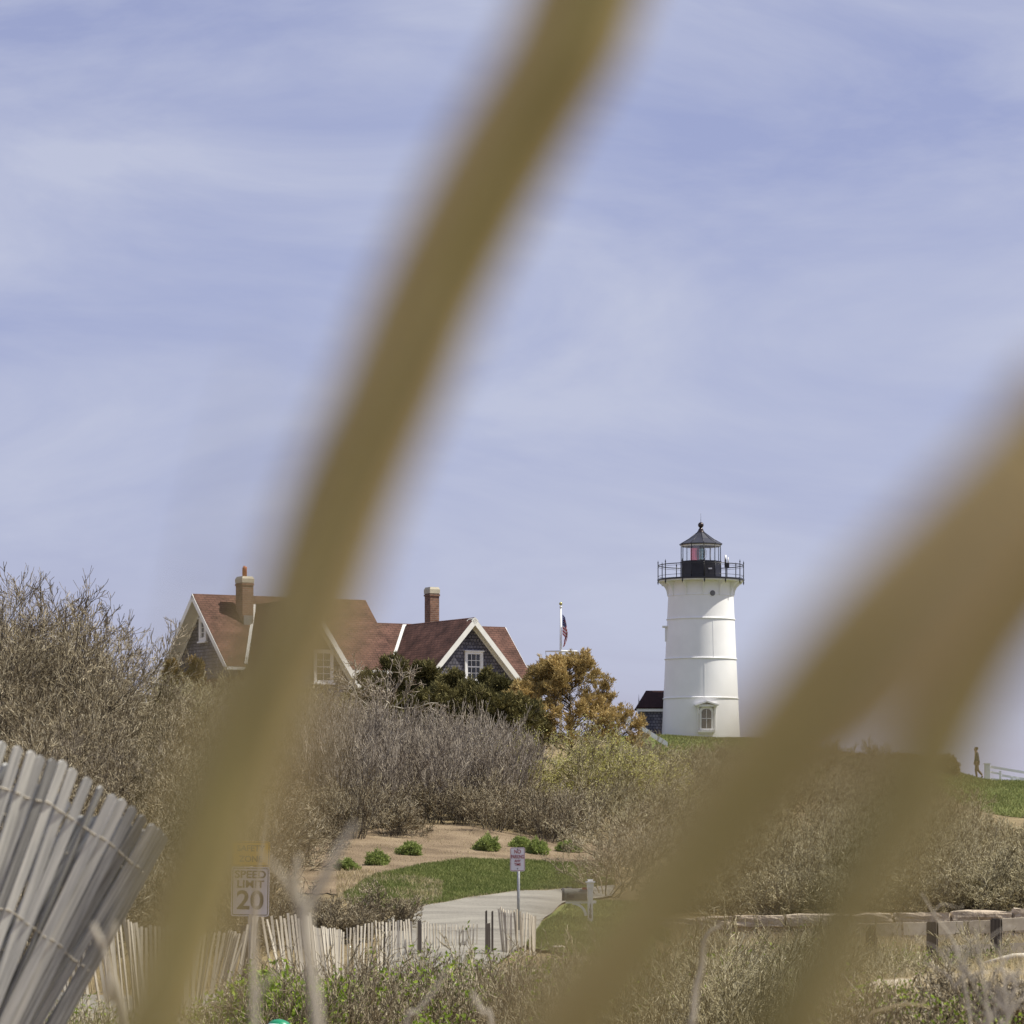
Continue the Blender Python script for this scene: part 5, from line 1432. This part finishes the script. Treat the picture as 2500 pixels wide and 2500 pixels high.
# foreground dune scrub: grey stems with bright green leaves
FS = []
for i in range(3):
    A, tips = TW(700 + i, 16, 1.0, 0.010, (7, 5, 3), (0.13, 0.18, 0.2), (0.05, 0.08, 0.1), (7, 4), (0.6, 0.6), (0.5, 0.45), spread=0.6, base_r=0.35)
    FS.append((A, tips))
def scrub(name, spots, mat, label, seed, leafy, lmat, lsize, lprob=0.4, nper=3, rmin=0.0036):
    rg = random.Random(seed); rgp = np.random.default_rng(seed); parts = []; pts = []
    for (x, y, s, sz) in spots:
        A, tips = FS[rg.randrange(3)]; rz = rg.uniform(0, 6.28); z0 = h1(x, y) - 0.03
        parts.append(xform(A, (x, y, z0), rz, s, sz))
        if rg.random() < leafy:
            c, n = math.cos(rz), math.sin(rz)
            for (p, d) in tips:
                if rg.random() < lprob: pts.append(((p.x * c - p.y * n) * s + x, (p.x * n + p.y * c) * s + y, p.z * sz + z0))
    Vv, fs = seg_mesh(np.concatenate(parts), rmin)
    o = np_mesh(name, Vv, fs, mat); tag(o, label, None, kind='stuff')
    if pts:
        v, f = leaf_arr(rgp, np.array(pts), lsize, nper, 0.03, upbias=0.5, aspect=0.55)
        np_mesh('leaves', v, f, lmat, o)
    return o
scrub('dune_scrub', scatter([(620, 34, 52), (1000, 36, 56), (1250, 36, 60), (1480, 36, 60)], 84, 0.85, 1.25, 41), M['twig'], 'grey bare scrub stems across the dune below the driveway', 41, 0.32, M['leaf'], 0.06, 0.3)
scrub('mixed_scrub', scatter([(1400, 32, 58), (1800, 30, 62), (2080, 36, 64)], 80, 0.9, 1.25, 42) + scatter([(2080, 38, 64), (2560, 40, 66)], 44, 0.6, 0.9, 48), M['twig_olive'], 'straw and olive scrub right of the mailbox', 42, 0.15, M['leaf'], 0.045, 0.2)
scrub('sand_scrub', scatter([(2060, 19, 26), (2300, 18, 26), (2560, 17, 25)], 26, 0.28, 0.45, 43), M['twig'], 'tangled grey scrub in front of the sand', 43, 0.2, M['leaf'], 0.03, 0.2)
scrub('fence_scrub', scatter([(100, 30, 44), (400, 32, 46), (640, 33, 48)], 22, 0.5, 0.8, 44), M['twig_olive'], 'low scrub at the foot of the picket fence', 44, 0.6, M['leaf'], 0.035, 0.3)
# leafy green vine bushes
VB = None
for i, (px, D, s, lab) in enumerate([(665, 37, 0.92, 'bright green vine bush in front of the left-leaning pickets'), (705, 41, 1.0, 'taller green vine bush reaching the leaning pickets'), (800, 43, 0.85, 'green leafy bush right of the forked grey stalk'),
                                     (860, 45, 0.82, 'green bush below the roadside picket tops'), (760, 33, 0.62, 'low green bush above the green cap'), (1090, 31, 0.66, 'dark green sprouting bush low in the middle'),
                                     (1000, 33, 0.6, 'small green bush left of the sprouting bush'), (440, 31, 0.35, 'small green plant at the foot of the leaning pickets')]):
    if VB is None:
        A, tips = FS[0]
        rgp = np.random.default_rng(9); pts = np.array([t[0] for t in tips])
        v, f = leaf_arr(rgp, pts[rgp.random(len(pts)) < 0.95], 0.065, 5, 0.05, upbias=0.4, aspect=0.6)
        VB = proto_plant('green_bush', A, 0.0036, 1, (M['twig_grey'], M['twig_grey']), ('foliage', v, f, M['leaf']))
    plant_thing('green_bush', VB, G(px, D, -0.03), i * 1.7, s, lab, 'bush', 'green bushes on the dune')

# driftwood log by the guard rail, pale stones
b = MB(); b.tube([P(2400, 2352, 40), P(2440, 2343, 40), P(2475, 2335, 40), P(2540, 2332, 40)], [0.015, 0.028, 0.034, 0.03], 10)
tag(b.build('driftwood', M['picket']), 'pale bent driftwood branch on the sand under the guard rail', 'driftwood')
for px, D, s, lab in ((1364, 71.5, 0.10, 'pale stone in the grass left of the mailbox post'), (700, 50, 0.16, 'cream boulder at the foot of the left-leaning pickets')):
    vs, fs = rough_block((0, 0, 0), (s * 2.4, s * 1.6, s * 1.3), random.Random(int(px)), s * 0.12)
    b = MB(); b.add(vs, fs, 0, True); o = b.build('stone', M['sand']); o.location = G(px, D, s * 0.4); tag(o, lab, 'stone')
# green cap-like lid at the bottom edge
cpos = P(684, 2512, 24)
M['green'] = mat_plain('green_plastic', (0.01, 0.22, 0.10), 0.35, var=0.1); 
b = MB(); b.lathe([(0.085 * math.cos(R(a)), 0.06 * math.sin(R(a))) for a in range(0, 91, 10)], 24); cap = b.build('lid', M['green']); cap.location = cpos
cap.rotation_euler = (R(-20), R(12), 0)
tag(cap, 'domed green plastic lid lying in the scrub at the bottom edge', 'lid')
b = MB(); b.tube([(0.0865 * math.cos(R(a)), 0, 0.0615 * math.sin(R(a))) for a in range(0, 181, 12)], 0.003, 5); b.build('rib', M['black'], cap)
b = MB(); b.lathe([(0.086, -0.02), (0.09, -0.02), (0.09, 0.002), (0.086, 0.002)], 24); b.build('rim', M['white'], cap)

# clipped hedge on the hilltop, ending left of the person
rgh = np.random.default_rng(12)
nh = 9000; hp = rgh.random((nh, 3)); hx0, hx1 = XD(2060, 186), XD(2342, 186)
hx = hx0 + (hx1 - hx0) * hp[:, 0]; hy = 186 + 1.6 * hp[:, 1]
htop = (HY - 1846) / F * 186 + 0.06 * np.sin(hx * 2.3)
hb = H(hx, hy) - 0.05
htop = htop - 0.5 * np.clip(1 - (hx1 - hx) / 0.5, 0, 1) ** 2
hv, hf = leaf_arr(rgh, np.stack([hx, hy, hb + (htop - hb) * hp[:, 2] ** 0.7], 1), 0.13, 3, 0.05, upbias=0.3, aspect=0.5)
hg = empty('hedge', (hx0, 186, 0), 0, 'low dark hedge on the hilltop ending just left of the walking person', 'hedge'); hv -= np.array([[hx0, 186, 0]])
np_mesh('foliage', hv, hf, M['cedar_brown'], hg)
hs = np.array([[hx0 + 0.35 * k - hx0, 0.8, h1(hx0 + 0.35 * k, 186.8) - 0.1, 0.35 * k + 0.1 * math.sin(k * 7), 0.8 + 0.1 * math.cos(k * 5), 3.9, .02, .01, 0] for k in range(int((hx1 - hx0) / 0.35))])
Vv, fs = seg_mesh(hs); np_mesh('stems', Vv, fs, M['bark'], hg)

# ------------------------------------------------------------------ weeds and blades right before the lens
def down_n(pts): return pts
def stalk(name, strands, mat, label, cat, group=None, thin=0.62):
    p0 = P(*strands[0][0][0][:3])
    root = empty(name, (p0.x, p0.y, h1(p0.x, p0.y)), 0, label, cat, group); base = Vector(root.location)
    for (pts, rad, pname, m_, flat) in strands:
        pp = [P(*q) - base for q in pts]
        # smooth the path
        fine = []; rr = []
        n = len(pp)
        while n > 2 and pts[n - 1][1] > 3200: n -= 1
        for i in range(n - 1):
            a = pp[max(i - 1, 0)]; b_ = pp[i]; c = pp[i + 1]; d = pp[min(i + 2, n - 1)]
            for j in range(6):
                t = j / 6
                fine.append(0.5 * ((2 * b_) + (c - a) * t + (2 * a - 5 * b_ + 4 * c - d) * t * t + (3 * b_ - a - 3 * c + d) * t ** 3))
                rr.append(rad[i] * (1 - t) + rad[i + 1] * t)
        fine += pp[n - 1:]; rr += list(rad[n - 1:])
        rr = [q * (thin if name == 'weed_stalk' else 1.0) for q in rr]
        b = MB(); b.tube(fine, rr, 10, flat=flat); b.build(pname, m_ or mat, root)
    return root
def down(px, py, D, sx=0):
    """extra points carrying a stem from below the frame down to the ground"""
    x = XD(px, D); g = h1(x, D); z0 = (HY - py) / F * D
    return [((px + sx * 0.6), HY - (z0 + (g - z0) * 0.4) / D * F, D), (px + sx, HY - (g - 0.03) / D * F, D)]
# main tall stalk crossing the picture
D1 = 0.62
main = [(1490, -160, D1), (1425, -20, D1), (1370, 120, D1), (1250, 330, D1), (1140, 540, D1), (1035, 760, D1), (950, 960, D1), (868, 1130, D1), (800, 1300, D1), (735, 1500, D1), (650, 1690, D1), (565, 1890, D1), (500, 2100, D1), (430, 2310, D1), (360, 2520, D1)]
w1 = [0.0066, 0.0066, 0.0064, 0.0062, 0.0060, 0.0058, 0.0057, 0.0056, 0.0054, 0.0052, 0.0052, 0.0052, 0.0052, 0.0052, 0.0052]
dn = down(360, 2520, D1, -300)
leaf1 = [(1160, 700, 0.43), (1095, 830, 0.43), (1020, 960, 0.43), (930, 1150, 0.43), (850, 1350, 0.43), (790, 1550, 0.43), (745, 1750, 0.43), (690, 1960, 0.43), (615, 2160, 0.43), (520, 2400, 0.43), (440, 2560, 0.43)]
veil1 = [(660, 860, 0.40), (560, 1180, 0.40), (500, 1450, 0.40), (460, 1750, 0.40), (420, 2050, 0.40), (330, 2550, 0.40)]
stalk('grass_stalk', [(main + dn, w1 + [0.006, 0.006], 'stem', None, 0.8),
                      (leaf1, [0.0004, 0.0014, 0.0012, 0.0010, 0.0012, 0.0016, 0.0020, 0.0020, 0.0018, 0.0012, 0.001], 'leaf', M['reed_lit'], 0.35),
                      ([(q[0] - 105, q[1], 0.60) for q in main], [.0024, .0026, .0028, .0030, .0030, .0028, .0024, .0022, .0018, .0016, .0014, .0014, .0014, .0012, .0012], 'leaf', M['reed_lit'], 0.6),  # added pale strand standing in for the stem's sunlit left edge
                      ([(q[0] + 108, q[1] + 10, 0.64) for q in main], [.0030, .0032, .0034, .0030, .0024, .0020, .0022, .0026, .0026, .0022, .0020, .0018, .0016, .0014, .0012], 'leaf', M['reed_lit'], 0.6),  # same on the right: lit edge as an added strand
                      (veil1, [0.0002, 0.0004, 0.0005, 0.0007, 0.0012, 0.0014], 'leaf', None, 0.4)],
      M['reed'], 'tall blurred tan reed stalk crossing the whole picture left of centre', 'reed', 'blurred reeds before the lens')
D2 = 0.50
bA = [(2680, 960, D2), (2560, 1120, D2), (2400, 1290, D2), (2240, 1450, D2), (2107, 1593, D2), (2014, 1705, D2), (1890, 1854, D2), (1797, 1978, D2), (1673, 2152, D2), (1517, 2351, D2), (1360, 2540, D2)]
stalk('grass_stalk', [(bA + down(1350, 2540, D2, -400), [0.0052, 0.0052, 0.0050, 0.0050, 0.0050, 0.0050, 0.0052, 0.0054, 0.0056, 0.0060, 0.0060, .007, .007], 'stem', None, 0.8),
                      ([(q[0] - 95, q[1] - 60, 0.49) for q in bA], [.0030, .0030, .0030, .0030, .0028, .0026, .0022, .0018, .0016, .0014, .0014], 'leaf', M['reed_lit'], 0.6),  # added strand, colours the blade's upper left side as lit
                      ([(2640, 1130, .40), (2480, 1300, .40), (2330, 1500, .40), (2240, 1640, .40), (2130, 1780, .40), (2020, 1900, .40), (1930, 2010, .40), (1800, 2180, .40), (1650, 2360, .40), (1500, 2560, .40)],
                       [.0060, .0062, .0058, .0048, .0034, .0018, .0010, .0010, .0010, .0010], 'leaf', M['reed_lit'], 0.3),
                      ([(1760, 1800, .36), (1640, 1980, .36), (1500, 2160, .36), (1380, 2330, .36), (1240, 2560, .36)], [.0002, .0006, .0012, .0018, .0022], 'leaf', M['reed_lit'], 0.3)],
      M['reed'], 'broad blurred tan reed blade slanting over the hill right of the lighthouse', 'reed', 'blurred reeds before the lens')
bB = [(2700, 1180, D2), (2580, 1360, D2), (2470, 1520, D2), (2405, 1640, D2), (2340, 1770, D2), (2263, 1885, D2), (2170, 2028, D2), (2085, 2183, D2), (2033, 2307, D2), (1965, 2432, D2), (1900, 2560, D2)]
stalk('grass_stalk', [(bB + down(1890, 2560, D2, -200), [0.0056, 0.0052, 0.0048, 0.0044, 0.0044, 0.0048, 0.0050, 0.0052, 0.0052, 0.0054, 0.0054, .007, .007], 'stem', None, 0.8),
                      ([(2420, 1850, .38), (2330, 2000, .38), (2230, 2130, .38), (2150, 2280, .38), (2090, 2430, .38), (2040, 2580, .38)], [.0003, .0010, .0012, .0012, .0014, .0014], 'leaf', M['reed_lit'], 0.3)],
      M['reed'], 'blurred tan reed blade at the right running down in front of the person', 'reed', 'blurred reeds before the lens')
# forked grey weed stalks
D3 = 2.9
stalk('weed_stalk', [([(744, 2200, D3), (742, 2260, D3), (755, 2350, D3), (768, 2440, D3), (775, 2520, D3)] + down(778, 2520, D3), [.0068, .0066, .0052, .0050, .0052, .005, .006], 'stem', None, 1),
                     ([(745, 2230, D3), (790, 2150, D3), (830, 2070, D3), (868, 2010, D3)], [.0050, .0042, .0034, .0018], 'twig', None, 1),
                     ([(742, 2230, D3), (725, 2170, D3), (730, 2090, D3)], [.0048, .0034, .0018], 'twig', None, 1),
                     ([(738, 2220, D3), (700, 2150, D3), (640, 2080, D3)], [.0044, .0034, .0014], 'twig', None, 1)],
      M['weed'], 'pale forked weed stalk with three upward prongs', 'weed', 'blurred weeds in the foreground', 0.9)
D4 = 3.3
stalk('weed_stalk', [([(664, 1960, D4), (652, 2060, D4), (638, 2140, D4), (628, 2230, D4), (624, 2330, D4), (620, 2430, D4), (622, 2520, D4)] + down(622, 2520, D4), [.0012, .0020, .0026, .0036, .0040, .0048, .0052, .005, .006], 'stem', None, 1),
                     ([(624, 2450, D4), (650, 2400, D4), (678, 2372, D4)], [.0035, .0028, .0018], 'twig', None, 1)],
      M['weed'], 'thin upright weed stalk in front of the speed limit sign', 'weed', 'blurred weeds in the foreground')
stalk('weed_stalk', [([(445, 2330, 3.6), (395, 2400, 3.6), (350, 2480, 3.6), (330, 2540, 3.6)] + down(325, 2540, 3.6), [.0045, .005, .005, .005, .005, .005], 'stem', None, 1)], M['weed_dark'], 'dark slanting weed stem in front of the picket fence at left', 'weed', 'blurred weeds in the foreground')
stalk('weed_stalk', [([(250, 2300, 3.9), (262, 2360, 3.9), (282, 2430, 3.9), (300, 2530, 3.9)] + down(305, 2530, 3.9), [.0035, .005, .0065, .007, .006, .006], 'stem', None, 1),
                     ([(250, 2310, 3.9), (234, 2280, 3.9), (226, 2256, 3.9)], [.005, .006, .004], 'seed_head', None, 1), ([(252, 2305, 3.9), (270, 2280, 3.9), (278, 2252, 3.9)], [.005, .005, .003], 'seed_head', None, 1),
                     ([(262, 2380, 3.9), (262, 2420, 3.9), (270, 2445, 3.9)], [.007, .008, .004], 'seed_head', None, 1)], M['weed'], 'weed with tan seed heads in front of the large grey fence', 'weed', 'blurred weeds in the foreground')
stalk('weed_stalk', [([(1765, 2262, 5), (1735, 2280, 5), (1720, 2310, 5), (1716, 2360, 5), (1700, 2420, 5), (1692, 2500, 5), (1690, 2540, 5)] + down(1690, 2540, 5), [.003, .0045, .0055, .0055, .006, .006, .006, .006, .006], 'stem', None, 1)], M['weed'], 'hooked grey weed stem between the two right-hand reed blades', 'weed', 'blurred weeds in the foreground')
stalk('weed_stalk', [([(1090, 2290 + 70, 5), (1060, 2420, 5), (1020, 2470, 5), (990, 2540, 5)] + down(985, 2540, 5), [.0015, .003, .004, .004, .005, .005], 'stem', None, 1),
                     ([(1150, 2420, 5), (1175, 2470, 5), (1200, 2540, 5)] + down(1202, 2540, 5), [.002, .005, .005, .005, .005], 'stem', None, 1)], M['weed'], 'pair of blurred pale weed stems low in the middle', 'weed', 'blurred weeds in the foreground')
rgk = random.Random(3)
for i, (px, y0, D, bend, lab) in enumerate(((2380, 2260, 7, 30, 'pale upright weed stem in front of the tall guard rail post'), (2440, 2290, 7.5, 20, 'upright weed stem at the far right below the guard rail'), (2250, 2180, 8, 120, 'long leaning weed stem crossing the guard rail'),
                                            (2330, 2300, 7, 90, 'grey leaning weed over the sand'), (2490, 2370, 7, -50, 'dark weed stem at the right edge of the frame'))):
    tw = []
    pts = [(px, y0, D), (px + bend * 0.3, y0 + 60, D), (px + bend * 0.7, y0 + 140, D), (px + bend, 2520, D)]
    tw.append((pts + down(px + bend, 2520, D), [.0015, .0035, .0045, .005, .005, .006], 'stem', None, 1))
    for k in range(11):
        q = rgk.uniform(0.2, 0.95); bx = px + bend * q; by = y0 + (2520 - y0) * q; sx = rgk.choice([-1, 1])
        tw.append(([(bx, by, D), (bx + sx * rgk.uniform(12, 30), by - rgk.uniform(10, 40), D), (bx + sx * rgk.uniform(30, 80), by - rgk.uniform(30, 90), D)], [.003, .0025, .0012], 'twig', None, 1))
    stalk('weed_stalk', tw, M['weed'], lab, 'weed', 'blurred weeds in the foreground')
# arching pale straw at the lower right
stalk('weed_stalk', [([(2270, 2460, 9), (2220, 2452, 9), (2170, 2462, 9), (2110, 2510, 9)] + down(2100, 2520, 9), [.003, .005, .005, .005, .005, .005], 'stem', M['straw'], 1)], M['straw'], 'arching pale straw stem at the bottom right', 'weed', 'blurred weeds in the foreground')
